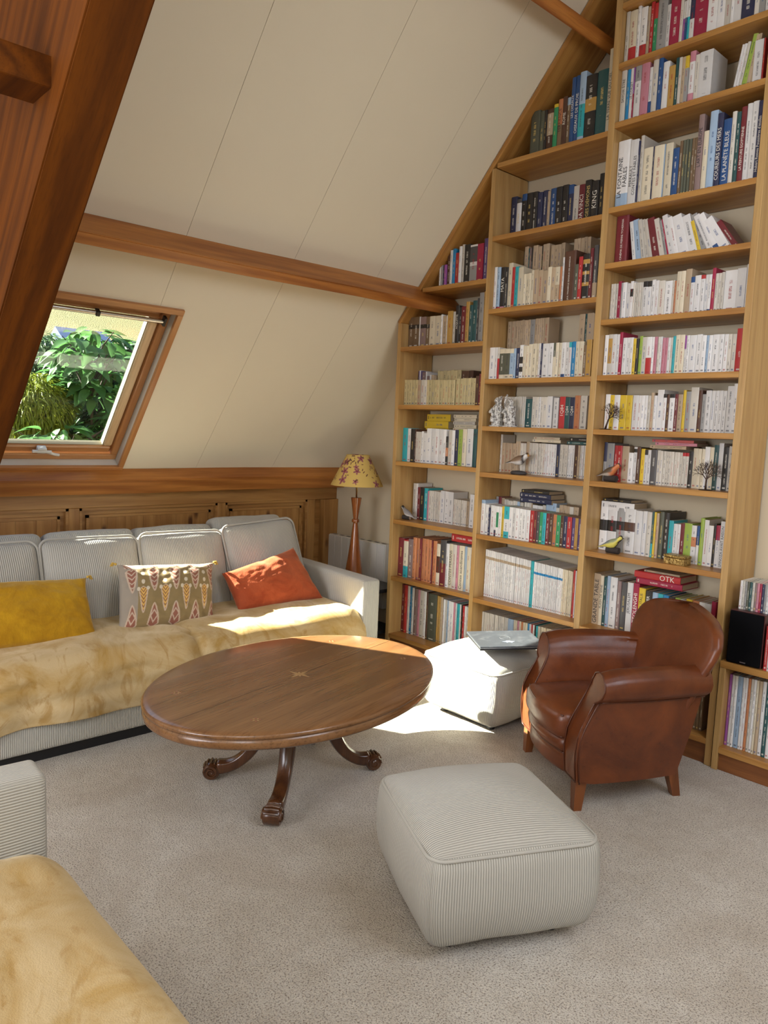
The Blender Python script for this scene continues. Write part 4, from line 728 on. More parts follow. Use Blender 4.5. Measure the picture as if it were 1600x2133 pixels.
for k in range(15):
    FLAT.append((0.325+0.008*(k % 2), 0.50+0.006*((k*7) % 3), .165, yy, .020, .115, 'c' if k % 3 else 'w', '', f'{ordinal(k+1)} from below in the central stack behind')); yy += .0203
yy = 1.2423
for k in range(15):
    FLAT.append((0.525+0.005*(k % 2), 0.66, .165, yy, .020, .115, 'w', '', f'{ordinal(k+1)} from below in the stack by the middle bay')); yy += .0203
FLAT.append((.46, .655, .055, .789, .045, .2, 'r', '', 'lying over the tall spines'))
for x0, x1, y0, z0, th, dp, cc, ti, wh in FLAT:
    L = x1-x0; rn = brnd.random(); base = jit(PAL[cc][0], 0.9+0.2*brnd.random()); ink = ink_for(base, rn)
    V, F, UV, CO = cover_data(th-0.0004, dp, L, base, [], ink); PV, PF = pages_data(th-0.0004, dp, L)
    # spine turned horizontal: local z runs along world x
    Mx = Matrix.Translation((x0, y0, z0+th-0.0002)) @ Matrix(((0, 0, 1, 0), (0, 1, 0, 0), (-1, 0, 0, 0), (0, 0, 0, 1)))
    o = put_book_mesh('book', V, F, UV, CO, (ink[0], ink[1], ink[2], 0.0 if ti else 1.0), L, rn); o.matrix_world = Mx
    tag(o, f"{PAL[cc][1]} book lying flat, {wh}", 'book', 'books lying flat on the bookcase shelves')
    add('pages', PV, PF, 'pages', o)
    if ti:
        me, tw, thh, ox, oy = text_mesh('OTK', 1.0); s = min(L*0.35/tw, th*0.8/thh); t = obj('title', me, 'ink_light', o); t.scale = (s, s, s)
        t.rotation_euler = (pi/2, -pi/2, 0); t.location = ((th-0.0004)/2+oy*s, -0.0004, L*0.72-ox*s)
print('books', len(entries), 'single', len(single))
# ---------------------------------------------------------------- speaker, CDs
sp = empty('speaker', (2.150, -0.008, 0.4925), 'black-fronted bookshelf speaker in a dark red cabinet on the low unit', 'speaker')
M['mahog'] = plain('dark_red_cabinet', (0.07, 0.018, 0.016), 0.35)
MB().bbox(0, 0.146, 0.012, 0.20, 0, 0.232, 0.002).make('cabinet', 'mahog', sp); MB().bbox(0.003, 0.143, 0, 0.013, 0.003, 0.229, 0.005).make('grille', 'black_cloth', sp)
MB().bbox(0.062, 0.086, -0.0008, 0.001, 0.010, 0.015, 0.0003).make('badge', 'silver', sp)
cdc = ['W', 'w', 'g', 'f', 'd', 'w', 'h', 'p', 'm', 'U', 'g', 'W', 's', 'w', 'x', 'g', 'W']
for k, cc in enumerate(cdc):
    w = 0.0098; rn = brnd.random(); base = jit(PAL[cc][0], 0.9); ink = ink_for(base, rn)
    m = MB().bbox(0, w, 0, 0.142, 0, 0.124, 0.0006); o = add('cd_case', m.v, m.f, 'glassy')if False else None
    V, F, UV, CO = cover_data(w, 0.14, 0.124, base, [], ink); o = put_book_mesh('cd_case', V, F, UV, CO, (*ink, 1.0), 0.124, rn)
    o.location = (2.168+k*0.0102, 0.035+0.004*brnd.random(), 0.7253); tag(o, f"{PAL[cc][1]} compact disc case, {ordinal(k+1)} from the bookcase in the row on the speaker", 'cd case', 'compact discs standing on the speaker')
    m = MB().box(0.0012, w-0.0012, 0.003, 0.139, 0.0008, 0.1232); m.make('booklet', 'white', o)
for k, cc in enumerate(['r', 'W', 'u', 'u', 'B', 'r', 'W', 'g']):
    w = 0.0135; rn = brnd.random(); base = PAL[cc][0]; ink = ink_for(base, rn)
    V, F, UV, CO = cover_data(w, 0.135, 0.19, base, [], ink); o = put_book_mesh('dvd_case', V, F, UV, CO, (*ink, 1.0), 0.19, rn)
    o.location = (2.306+k*0.0139, 0.0, 0.4925); tag(o, f"{PAL[cc][1]} video case, {ordinal(k+1)} along beside the speaker", 'dvd case', 'video cases beside the speaker')
    MB().box(0.0012, w-0.0012, 0.003, 0.133, 0.001, 0.189).make('booklet', 'white', o)
# ---------------------------------------------------------------- ornaments on the shelves
def bird(loc, rz, size, colour, label, base_kind='log', upright=0.3, leg=0.0, beak=0.12):
    root = empty('carved_bird', loc, label, 'figurine', 'carved wooden birds on the bookcase', rot=(0, 0, rz))
    S = size; P = [(-0.98, 0.025), (-0.75, 0.06), (-0.5, 0.13), (-0.30, 0.24), (-0.05, 0.31), (0.18, 0.31), (0.33, 0.25), (0.42, 0.20), (0.50, 0.205), (0.58, 0.17), (0.64, 0.09), (0.66, 0.035), (0.66+beak, 0.006)]
    Z = [-0.16, -0.10, -0.02, 0.02, 0.05, 0.09, 0.20, 0.31, 0.38, 0.41, 0.40, 0.395, 0.385]; n = 14; V = []; CO = []
    hz = 0.36+leg
    for i, ((x, r), z) in enumerate(zip(P, Z)):
        zz = z+x*upright*0.35
        for j in range(n):
            a = 2*pi*j/n; p = Vector((x*S*0.62, cos(a)*r*S*0.62*0.9, (zz*0.62+sin(a)*r*0.62+hz)*S)); V.append(p); CO.append(colour(x, sin(a), abs(cos(a))))
    F = [(i*n+j, i*n+(j+1) % n, (i+1)*n+(j+1) % n, (i+1)*n+j) for i in range(len(P)-1) for j in range(n)] + [tuple(range(n-1, -1, -1)), tuple((len(P)-1)*n+j for j in range(n))]
    b = add('body', V, F, 'paint', root, True, col=CO)
    lg = MB()
    for sy in (-1, 1): lg.tube([(0.02*S, sy*0.05*S, 0.12*S), (-0.01*S, sy*0.05*S, (0.22+leg*0.6)*S), (0.03*S, sy*0.05*S, (hz-0.02)*S)], 0.010*S, 6)
    lg.make('legs', 'iron', root)
    if base_kind == 'log':
        o = MB().tube([(-0.22*S, 0, 0.135*S), (0.30*S, 0, 0.135*S)], 0.13*S, 16).make('branch_stand', 'bark_dark', root); autosmooth(o)
        MB().tube([(-0.225*S, 0, 0.135*S), (-0.222*S, 0, 0.135*S)], 0.118*S, 16).make('sawn_end', 'saw', root)
    else:
        o = MB().lathe([(0.001, 0), (0.30*S, 0.0), (0.36*S, 0.05*S), (0.30*S, 0.12*S), (0.15*S, 0.15*S), (0.001, 0.155*S)], 18, sy=0.7).make('stone_stand', 'stone_dark', root, True)
    return root
M['bark_dark'] = plain('dark_bark', (0.035, 0.026, 0.022), 0.8); M['saw'] = plain('sawn_wood', (0.42, 0.30, 0.22), 0.8); M['stone_dark'] = plain('dark_pebble', (0.05, 0.045, 0.045), 0.6)
K, Wh, Gy, Br = (0.015, 0.014, 0.015), (0.72, 0.70, 0.66), (0.26, 0.24, 0.23), (0.24, 0.15, 0.09)
def wader(x, s, c):
    if x > 0.60: return (0.5, 0.25, 0.05) if x < 0.7 else K
    if x > 0.54: return K if s > 0.35 else Wh
    if x > 0.45: return Wh if s < 0.7 else Br
    if 0.31 < x < 0.40: return K
    if x > 0.38: return Wh
    return Wh if s < -0.1 else (Br if x > -0.6 else K)
def robin(x, s, c):
    if x > 0.65: return K
    if x > 0.28: return (0.62, 0.20, 0.07) if s < 0.5 else (0.10, 0.07, 0.05)
    if x > 0.1 and s < -0.0: return (0.62, 0.22, 0.08)
    return (0.55, 0.50, 0.44) if s < -0.25 else (0.11, 0.075, 0.05)
def great_tit(x, s, c):
    if x > 0.65: return K
    if x > 0.40: return (0.75, 0.65, 0.12) if (abs(s) < 0.45 and c > 0.6) else K
    if s < -0.8: return K
    if s < 0.1: return (0.70, 0.62, 0.12)
    return (0.30, 0.34, 0.20) if x > -0.1 else (0.16, 0.19, 0.24)
def coal_tit(x, s, c):
    if x > 0.65: return K
    if x > 0.40: return Wh if (abs(s) < 0.35) else K
    return Wh if s < -0.15 else Gy
bird((0.905, 0.085, 1.2203), radians(8), 0.140, wader, 'wader with white belly and black collar on a dark pebble', 'stone', 0.0, 0.16, 0.20)
bird((1.488, 0.055, 1.2253), radians(0), 0.125, robin, 'robin with an orange breast on a short log', 'log', 0.35)
bird((1.535, 0.045, 0.8733), radians(5), 0.125, great_tit, 'yellow, white and black tit on a dark log, above the cookery books', 'log', 0.3)
bird((0.055, 0.070, 0.8703), radians(190), 0.110, coal_tit, 'grey and white bird with black cap at the end post nearest the lamp', 'log', 0.8)
def wire_tree(name, loc, label, seed, height, lean, spread, fork):
    root = empty(name, loc, label, 'ornament', 'wire tree ornaments on the bookcase'); rn = random.Random(seed)
    tr = MB(); tw = MB()
    MB().lathe([(0.001, 0), (0.028, 0), (0.03, 0.002), (0.02, 0.004), (0.001, 0.004)], 16).make('foot', 'iron', root)
    base = [(0, 0, 0.003), (lean*0.12, 0, height*0.18), (lean*0.3, 0.002, height*fork)]
    tr.tube(base, [0.0055, 0.0045, 0.004], 8); tr.make('trunk', 'iron', root, True)
    def grow(p, ang, L, r, depth):
        q = p + Vector((sin(ang)*L, rn.uniform(-0.25, 0.25)*L, cos(ang)*L)); mid = (p+q)/2 + Vector((rn.uniform(-1, 1)*L*0.1, 0, rn.uniform(-1, 1)*L*0.1))
        tw.tube([p, mid, q], [r, r*0.85, r*0.7], 5)
        if depth > 0:
            for d in ((-0.42, 0.42) if depth < 4 else (-0.6, -0.05, 0.55)): grow(q, ang+d*rn.uniform(0.7, 1.2)*spread, L*rn.uniform(0.68, 0.85), r*0.72, depth-1)
    a0 = math.atan2(lean, height*0.8)
    for d in (-0.65, -0.25, 0.1, 0.45, 0.8): grow(Vector(base[-1]), a0+d*spread, height*0.19, 0.0026, 4)
    tw.make('branches', 'iron', root)
wire_tree('metal_tree', (1.455, 0.035, 1.4815), 'dark wire tree leaning over yellow spines, in the tallest bay', 5, 0.125, 0.05, 0.9, 0.42)
wire_tree('metal_tree', (1.975, 0.045, 1.2255), 'dark wire tree with round crown at the shelf end near the speaker', 8, 0.140, 0.0, 1.0, 0.33)
def figurine(loc, h, label, seed, staff, child):
    root = empty('carved_figurine', loc, label, 'figurine', 'pale carved figures in the middle bay'); rn = random.Random(seed)
    prof = [(0.0, 0.24), (0.03, 0.25), (0.08, 0.22), (0.2, 0.2), (0.35, 0.185), (0.5, 0.19), (0.62, 0.2), (0.70, 0.17), (0.75, 0.10), (0.78, 0.085), (0.80, 0.10), (0.84, 0.125), (0.89, 0.12), (0.94, 0.09), (0.975, 0.05), (1.0, 0.004)]
    def fn(u, v):
        t = v*(len(prof)-1); i = min(int(t), len(prof)-2); f = t-i; z = prof[i][0]*(1-f)+prof[i+1][0]*f; r = prof[i][1]*(1-f)+prof[i+1][1]*f
        a = 2*pi*u; fold = 0.012*sin(a*9+z*6)*(1 if z < 0.7 else 0.2)+0.02*noise.noise(Vector((cos(a)*3, sin(a)*3, z*12+seed)))
        r = max(0.002, r+fold*(1 if z < 0.97 else 0)); return ((r*cos(a)*0.9+0.03*sin(z*4))*h, r*sin(a)*h*0.8, z*h)
    V, F = grid(40, 60, fn, True); add('body', V, F, 'carved', root, True)
    m = MB(); m.tube([(-0.16*h, -0.05*h, 0.62*h), (-0.20*h, -0.13*h, 0.48*h), (-0.05*h, -0.19*h, 0.47*h)], [0.06*h, 0.065*h, 0.04*h], 10); m.tube([(0.17*h, -0.05*h, 0.62*h), (0.2*h, -0.13*h, 0.50*h), (0.12*h, -0.19*h, 0.56*h)], [0.06*h, 0.065*h, 0.04*h], 10); m.make('sleeves', 'carved', root, True)
    if staff: MB().tube([(0.24*h, -0.14*h, 0), (0.23*h, -0.15*h, 0.55*h), (0.25*h, -0.13*h, 1.02*h)], [0.018*h, 0.018*h, 0.03*h], 8).make('staff', 'carved', root, True)
    else: MB().tube([(-0.14*h, -0.08*h, 0.6*h), (-0.2*h, -0.08*h, 0.85*h), (-0.15*h, -0.06*h, 1.06*h), (-0.11*h, -0.05*h, 1.12*h)], [0.03*h, 0.03*h, 0.025*h, 0.03*h], 8).make('raised_branch', 'carved', root, True)
    m = MB(); m.ball((-0.05*h, -0.19*h, 0.40*h), 0.055*h, 12, 8); m.tube([(-0.05*h, -0.19*h, 0.35*h), (-0.05*h, -0.19*h, 0.15*h)], [0.06*h, 0.08*h], 10); m.make('small_figure', 'carved', root, True)
    m = MB().lathe([(0.001, 0), (0.27*h, 0), (0.27*h, 0.03*h), (0.24*h, 0.05*h), (0.001, 0.05*h)], 20); m.make('foot', 'carved', root)
figurine((0.755, 0.055, 1.4793), 0.165, 'pale carved robed figure with a staff, nearer the lamp', 3, True, True)
figurine((0.845, 0.055, 1.4793), 0.158, 'pale carved robed figure raising a branch, nearer the series of coloured spines', 9, False, True)
bx = empty('brass_box', (1.872, 0.045, 0.8733), 'small embossed brass box on the shelf under the robin', 'box', rot=(0, 0, radians(-4)))
MB().bbox(-0.052, 0.052, -0.030, 0.030, 0, 0.030, 0.003).make('body', 'emboss', bx); MB().bbox(-0.054, 0.054, -0.032, 0.032, 0.0305, 0.044, 0.005).make('lid', 'emboss', bx)
# ---------------------------------------------------------------- radiator, side table, lamp
ra = empty('radiator', (-0.93, 0.30, 0.19), 'white electric panel radiator on the end wall behind the lamp', 'radiator')
MB().bbox(0, 0.625, -0.075, -0.02, 0, 0.455, 0.004).make('body', 'white', ra)
for k in range(8): MB().bbox(0.004+k*0.0775, 0.0785+k*0.0775, -0.083, -0.070, 0.004, 0.451, 0.003).make('fin', 'white', ra)
for k in range(8): MB().box(0.018+k*0.0775, 0.062+k*0.0775, -0.058, -0.036, 0.4545, 0.4556).make('vent_slot', 'black', ra)
st = empty('side_table', (-0.36, -0.02, 0), 'small black side table squeezed between sofa arm and bookcase', 'table')
MB().bbox(-0.25, 0.29, -0.20, 0.2, 0.375, 0.40, 0.003).make('top', 'black', st)
for x in (-0.24, 0.26):
    for y in (-0.19, 0.16): MB().bbox(x, x+0.03, y, y+0.03, 0, 0.375, 0.002).make('leg', 'black', st)
MB().bbox(-0.24, 0.285, -0.19, 0.19, 0.10, 0.12, 0.002).make('shelf', 'black', st)
lp = empty('table_lamp', (-0.392, 0.02, 0.4005), 'turned wooden hourglass lamp with a yellow flower-printed shade', 'lamp')
prof = [(0.001, 0), (0.066, 0), (0.068, 0.008), (0.060, 0.06), (0.046, 0.15), (0.032, 0.26), (0.021, 0.36), (0.0165, 0.395), (0.0165, 0.40), (0.024, 0.404), (0.026, 0.412), (0.026, 0.418), (0.022, 0.426), (0.0165, 0.428), (0.019, 0.45), (0.026, 0.50), (0.036, 0.565), (0.037, 0.570), (0.033, 0.573), (0.001, 0.573)]
autosmooth(MB().lathe(prof, 40).make('base', 'cherry', lp), 30)
MB().tube([(0, 0, 0.57), (0, 0, 0.80)], 0.0055, 10).make('stem', 'brass', lp, True)
o = MB().lathe([(0.0165, 0.655), (0.020, 0.66), (0.020, 0.70), (0.014, 0.71)], 16).make('socket', 'brass', lp, True)
m = MB(); 
for k in range(3): m.tube([(0, 0, 0.80), (0.076*cos(k*2.1), 0.076*sin(k*2.1), 0.857)], 0.0015, 5)
m.make('shade_ring', 'brass', lp)
MB().ball((0, 0, 0.745), 0.03, 16, 12, 1.2).make('bulb', 'white', lp, True)
shr = random.Random(21)
flowers = [(shr.random(), shr.random(), shr.uniform(0.020, 0.034), shr.random()*6.28, 1) for _ in range(26)] + [(shr.random(), shr.random(), shr.uniform(0.006, 0.012), shr.random()*6.28, 0) for _ in range(110)]
def shade_colour(u, v):
    c = (0.66, 0.46, 0.13)
    r = 0.178+(0.076-0.178)*v
    for fu, fv, fs, fa, big in flowers:
        du = ((u-fu+0.5) % 1-0.5)*2*pi*r; dv = (v-fv)*0.222
        if abs(du) > fs*1.2 or abs(dv) > fs*1.2: continue
        d = sqrt(du*du+dv*dv); a = math.atan2(dv, du)+fa
        if big:
            lim = fs*(0.72+0.28*cos(a*5)); 
            if d < lim: c = (0.22, 0.035, 0.055) if (d < fs*0.22 or abs(sin(d*420+a)) > 0.45) else (0.62, 0.32, 0.28)
        else:
            if abs(du*cos(fa)+dv*sin(fa)) < fs and abs(-du*sin(fa)+dv*cos(fa)) < fs*0.32: c = (0.13, 0.045, 0.03)
    return c
nu, nv = 420, 90; V = []; CO = []
for j in range(nv+1):
    v = j/nv; r = 0.178+(0.076-0.178)*v
    for i in range(nu): a = 2*pi*i/nu; V.append((r*cos(a), r*sin(a), 0.655+0.207*v)); CO.append(shade_colour(i/nu, v))
F = [(j*nu+i, j*nu+(i+1) % nu, (j+1)*nu+(i+1) % nu, (j+1)*nu+i) for j in range(nv) for i in range(nu)]
o = add('lamp_shade', V, F, 'shade', lp, True, col=CO); md = o.modifiers.new('thickness', 'SOLIDIFY'); md.thickness = 0.0015
# ---------------------------------------------------------------- sofas
def sofa(loc, rz, length, label, arm_t=0.06):
    """origin: outer front foot of the arm; x' points out of the seat front, y' runs back along the seat (negative)"""
    root = empty('sofa', loc, label, 'sofa', rot=(0, 0, rz)); L = length
    soft_box('arm', (0.61, arm_t, 0.268), 'cord_fine' if rz == 0 else 'cord', root, (-0.605, -arm_t+0.02, 0.328), rot=(0, 0, radians(-3.5)), r=0.018, puff=(0.004, 0.004, 0.004), n=10, ribs={'x': 1, 'y': 0 if rz == 0 else 2, 'z': 0 if rz == 0 else 1})
    soft_box('base', (0.62, (L-0.14)/2, 0.10), 'cord', root, (-0.635, -0.14-(L-0.14)/2, 0.16), r=0.02, puff=(0.006, 0, 0.0), n=12, ribs={'x': 1, 'y': 0, 'z': 1})
    soft_box('back', (0.07, (L-0.14)/2, 0.25), 'cord', root, (-1.16, -0.14-(L-0.14)/2, 0.35), r=0.03, puff=(0.01, 0, 0), n=8)
    MB().box(-1.18, -0.07, -L+0.03, -0.03, 0.0, 0.062).make('plinth', 'black', root)
    w = (L-0.15)/2
    for k in range(2):
        soft_box('seat_cushion', (0.575, w/2-0.006, 0.075), 'cord', root, (-0.585, -0.145-w*(k+0.5), 0.325), r=0.05, puff=(0.02, 0.01, 0.03), n=8)
    return root
s1 = sofa((0.385, -0.430, 0), 0.0, 2.80, 'long light grey corduroy sofa under the roof window')
def local(root, p): return root.matrix_basis @ Vector(p)
RZ1 = Matrix.Translation((0.385, -0.430, 0))
def back_cushion(x, y, w, h, th, lean, z, parent, name='back_cushion', tilt=0.0):
    """x: middle of the cushion along the depth axis, z: bottom height"""
    zc_ = z+cos(lean)*h/2
    soft_box(name, (th/2, w/2, h/2), 'cord_fine', parent, (x, y, zc_), rot=(tilt, -lean, 0), r=0.04, puff=(0.050, 0.002, 0.006), n=12, sag=0.007)
BK = ((-0.385, 0.50, 0.03), (-0.895, 0.50, 0.0), (-1.400, 0.49, 0.0), (-1.905, 0.50, 0.0), (-2.40, 0.48, 0.0))
for k, (yc, w, zt) in enumerate(BK):
    ln = radians(20)
    back_cushion(-0.665, yc, w, 0.455, 0.17, ln, 0.375+zt, s1, tilt=radians((3.5, -1.2, -1.0, 0.5, 0)[k]))
for k, (yc, w) in enumerate(((-0.27, 0.50), (-0.775, 0.49), (-1.27, 0.49), (-1.77, 0.49))):
    back_cushion(-0.995, yc, w, 0.43, 0.14, radians(14), 0.392+(0.035 if k == 0 else 0), s1, 'rear_cushion')
# piping (welt) on the visible cushions
def welt(parent, x, y, w, h, th, lean, z, tilt):
    R = Euler((tilt, -lean, 0)).to_matrix(); c = Vector((x, y, z+cos(lean)*h/2)); pts = []
    hw, hh, r = w/2+0.003, h/2+0.008, 0.05
    for (cy, cz, a0) in ((hw-r, hh-r, 0), (-hw+r, hh-r, 90), (-hw+r, -hh+r, 180), (hw-r, -hh+r, 270)):
        for i in range(6): a = radians(a0+i*18); pts.append((cy+r*cos(a), cz+r*sin(a)))
    pts.append(pts[0]); path = [c+R @ Vector((th/2-0.018, p[0], p[1])) for p in pts]
    MB().tube(path, 0.0068, 6, False).make('piping', 'piping', parent, True)
for k, (yc, w, zt) in enumerate(BK):
    welt(s1, -0.665, yc, w, 0.455, 0.17, radians(20), 0.375+zt, radians((3.5, -1.2, -1.0, 0.5, 0)[k]))
def throw(name, parentM, y0, y1, label, x_back=-0.80, hem=0.18, zs=0.428, crease=None, x_front=0.02, seed=1, dz_end=0.012):
    """plush throw lying over the seat and hanging down its front"""
    prof = [(x_back, zs-0.01)]
    n1 = 34
    for i in range(n1+1): t = i/n1; prof.append((x_back+(x_front-0.09-x_back)*t, zs+0.012*sin(pi*t)))
    for i in range(1, 9): a = pi/2*i/8; prof.append((x_front-0.09+0.09*sin(a), zs-0.09+0.09*cos(a)))
    for i in range(1, 13): prof.append((x_front+0.004*sin(i), zs-0.09-(zs-0.09-hem)*i/12))
    nv = len(prof)-1
    def fn(u, v):
        k = round(v*nv); x, z = prof[k]; y = y0+(y1-y0)*u
        e = min(u, 1-u)*abs(y1-y0); dz = -0.030*math.exp(-(e/0.05)**2)*(0.6 if k < n1 else 1)
        if crease is not None: dz -= 0.045*math.exp(-((y-crease)/0.055)**2)*(1 if k < n1+6 else 0.4); 
        w = noise.noise(Vector((x*3.5, y*3.5, seed)))*0.016+noise.noise(Vector((x*11, y*9, seed+4)))*0.006
        xx = x + (dz*0.7 if k > n1-6 else 0) + (0.012*sin(y*13+seed) + noise.noise(Vector((y*6, z*5, seed)))*0.014 if k > n1+7 else 0)
        zz = z+dz+w*(1 if k < n1+4 else 0.4)
        if k == nv: zz += 0.012*noise.noise(Vector((y*3, 1, seed)))
        return tuple(parentM @ Vector((xx, y, zz)))
    V, F = grid(110, nv, fn); o = add(name, V, F, 'gold', smooth=True)
    md = o.modifiers.new('thickness', 'SOLIDIFY'); md.thickness = 0.010; md.offset = 1
    sb = o.modifiers.new('smooth', 'SUBSURF'); sb.levels = 1; sb.render_levels = 1
    tag(o, label, 'blanket'); return o
throw('plush_throw', RZ1, -0.120, -1.165, 'gold plush throw on the sunlit seat between table and sofa arm', seed=2, hem=0.20)
throw('plush_throw', RZ1, -1.130, -2.09, 'gold plush throw over the shaded seat under the mustard cushion', seed=5, hem=0.175, zs=0.432)
# second sofa, close to the camera
s2 = sofa((1.585, -2.712, 0), radians(90), 2.6, 'light grey corduroy sofa in the near corner, gold throw on its seat')
RZ2 = Matrix.Translation((1.585, -2.712, 0)) @ Matrix.Rotation(radians(90), 4, 'Z')
throw('plush_throw', RZ2, -0.105, -2.0, 'gold plush throw on the seat nearest the camera', seed=9, hem=0.2, zs=0.425)
# ---------------------------------------------------------------- scatter cushions
def pillow(name, corners, thick, m, label, pattern=None, nu=60, nv=40, tassels=True, dent=0.0, tcol='tassel', seed=0):
    """corners: bottom-left, bottom-right, top-right, top-left in world space, seen from the room"""
    BL, BR, TR, TL = [Vector(c) for c in corners]; c0 = (BL+BR+TR+TL)/4; nrm = (BR-BL).cross(TL-BL).normalized()
    V = []; CO = []; F = []
    for side in (1, -1):
        k0 = len(V)
        for j in range(nv+1):
            for i in range(nu+1):
                u, v = i/nu, j/nv; a, b = 2*u-1, 2*v-1
                pin = 1-0.055*(1-a**4)*(abs(b)**3); piu = 1-0.055*(1-b**4)*(abs(a)**3)
                uu, vv = 0.5+a*piu/2, 0.5+b*pin/2
                p = BL*(1-uu)*(1-vv)+BR*uu*(1-vv)+TR*uu*vv+TL*(1-uu)*vv
                t = ((1-a*a)*(1-b*b))**0.42*thick/2*(1+0.10*noise.noise(Vector((a*2.3, b*2, seed+side))))
                if side > 0 and dent: t -= dent*math.exp(-((a-0.05)/0.12)**2)*max(0, b)**1.5
                wr = 0.004*noise.noise(Vector((a*7, b*7, seed+3)))+(0.004*sin(14*(a+b*0.6)) * max(0, 0.35-abs(abs(a)-0.9))*2)
                V.append(p-c0 + nrm*side*(t+wr*(0 if abs(a) == 1 or abs(b) == 1 else 1)))
                if pattern: CO.append(pattern(u, v) if side > 0 else pattern(0.01, 0.01))
        w = nu+1
        for j in range(nv):
            for i in range(nu):
                q = (k0+j*w+i, k0+j*w+i+1, k0+(j+1)*w+i+1, k0+(j+1)*w+i); F.append(q if side > 0 else tuple(reversed(q)))
    o = add(name, V, F, m, None, True, col=CO if pattern else None, loc=tuple(c0)); tag(o, label, 'cushion', 'scatter cushions on the long sofa')
    bm = bmesh.new(); bm.from_mesh(o.data); bmesh.ops.remove_doubles(bm, verts=bm.verts[:], dist=0.0004); bm.to_mesh(o.data); bm.free()
    ring = [p-c0 for p in (BL, BR, TR, TL)]
    if tassels:
        for p in ring:
            d = p.normalized(); m2 = MB()
            m2.ball(tuple(p+d*0.008), 0.007, 8, 6)
            for k in range(12):
                an = 2*pi*k/12; sp_ = Vector((cos(an), sin(an), 0))*0.006; m2.tube([p+d*0.010, p+d*0.022+sp_*0.8, p+d*0.030+sp_*1.2+Vector((0, 0, -0.022))], 0.0014, 4)
            m2.make('tassel', tcol, o)
    return o
pillow('cushion', [(0.10, -2.52, 0.435), (0.12, -1.945, 0.415), (-0.085, -1.925, 0.672), (-0.10, -2.50, 0.70)], 0.15, 'mustard', 'mustard velvet cushion partly outside the picture', seed=1, tassels=True)
def ikat(u, v):
    base = (0.25, 0.175, 0.07) if 0.16 < u < 0.97 else (0.30, 0.25, 0.19)
    c = base; lt = (0.52, 0.39, 0.28); rd = (0.28, 0.105, 0.065); yl = (0.70, 0.42, 0.10)
    def leaf(cu, cv, hw, hh, col, up):
        du, dv = abs(u-cu)/hw, (v-cv)/hh
        if abs(dv) > 1 or du > 1: return None
        wd = max(0.0, 1-abs(dv)**1.6) if up == 0 else (max(0, (1-dv)/2)**0.55 * (1 if dv > -0.75 else (dv+1)/0.25) if up < 0 else max(0, (1+dv)/2)**0.55*(1 if dv < 0.75 else (1-dv)/0.25))
        if du > wd: return None
        if du > wd-0.24: return lt
        return col
    pitch = 0.215
    for k in range(5):                                             # upper row: leaves pointing down with chevrons
        cu = 0.105+pitch*k; r = leaf(cu, 0.70, 0.066, 0.20, rd, 1)
        if r: 
            c = r
            if r is rd and ((v-0.7)*1.0-abs(u-cu)*1.4) % 0.07 < 0.022: c = lt
        r = leaf(cu, 0.17, 0.064, 0.17, rd, -1)                    # lower row: nested almonds
        if r:
            c = r; du = abs(u-cu)/0.064; dv = (v-0.15)/0.16; q = du+abs(dv)
            if 0.42 < q < 0.62: c = lt
        if abs(u-cu) < 0.06 and v > 0.90: c = lt if (u*60+v*30) % 2 < 1 else rd
    for k in range(4):                                             # middle row: yellow striped leaves with pale buds
        cu = 0.2125+pitch*k; r = leaf(cu, 0.40, 0.052, 0.20, yl, 1)
        if r: 
            c = r
            if r is yl and (v*1.0-abs(u-cu)*2.2) % 0.055 < 0.024: c = (0.27, 0.12, 0.05)
        for bu, bv, br in ((0, 0.665, 0.018), (-0.045, 0.56, 0.016), (0.045, 0.56, 0.016), (0, 0.80, 0.02)):
            if ((u-cu-bu)/br)**2+((v-bv)/(br*1.9))**2 < 1: c = (0.62, 0.54, 0.40)
        if abs(u-cu) < 0.055 and v > 0.88: c = lt if ((u-cu)*3+v) % 0.05 < 0.025 else base
    return c
pillow('cushion', [(0.085, -1.845, 0.425), (0.115, -1.345, 0.405), (-0.10, -1.235, 0.680), (-0.11, -1.765, 0.715)], 0.15, 'ikat', 'olive ikat-printed cushion with yellow corner tassels', ikat, 260, 180, seed=2)
pillow('cushion', [(0.055, -1.165, 0.420), (0.085, -0.610, 0.442), (-0.12, -0.690, 0.722), (-0.085, -1.190, 0.620)], 0.15, 'rust', 'rust red velvet cushion slumped beside the sofa arm', seed=4, dent=0.02, tcol='rust', tassels=False)
# ---------------------------------------------------------------- oval table
TA = radians(-76.7)
tb = empty('oval_table', (1.098, -1.523, 0), 'low oval walnut coffee table on four scrolled legs', 'table', rot=(0, 0, TA))
A_, B_ = 0.676, 0.487
prof = [(0.0, 0.44), (0.05, 0.44), (0.30, 0.44), (0.50, 0.44)]
rim = [(0.030, 0.4400), (0.026, 0.4392), (0.012, 0.4385), (0.004, 0.4345), (0.000, 0.428), (0.0015, 0.421), (0.007, 0.417), (0.011, 0.416), (0.008, 0.412), (0.005, 0.406), (0.004, 0.392), (0.006, 0.386), (0.011, 0.383), (0.016, 0.379), (0.024, 0.3765), (0.09, 0.3765)]
n = 128; V = [(0, 0, 0.44)]; F = []
rings = [(0.35, None, 0.44), (0.7, None, 0.44)] + [(None, ins, z) for ins, z in rim]
for sc_, ins, z in rings:
    a, b = (A_*sc_, B_*sc_) if sc_ else (A_-ins, B_-ins)
    V += [(a*cos(2*pi*i/n), b*sin(2*pi*i/n), z) for i in range(n)]
F += [(0, 1+i, 1+(i+1) % n) for i in range(n)]
for k in range(len(rings)-1): F += [(1+k*n+i, 1+(k+1)*n+i, 1+(k+1)*n+(i+1) % n, 1+k*n+(i+1) % n) for i in range(n)]
F.append(tuple(1+(len(rings)-1)*n+i for i in range(n)))
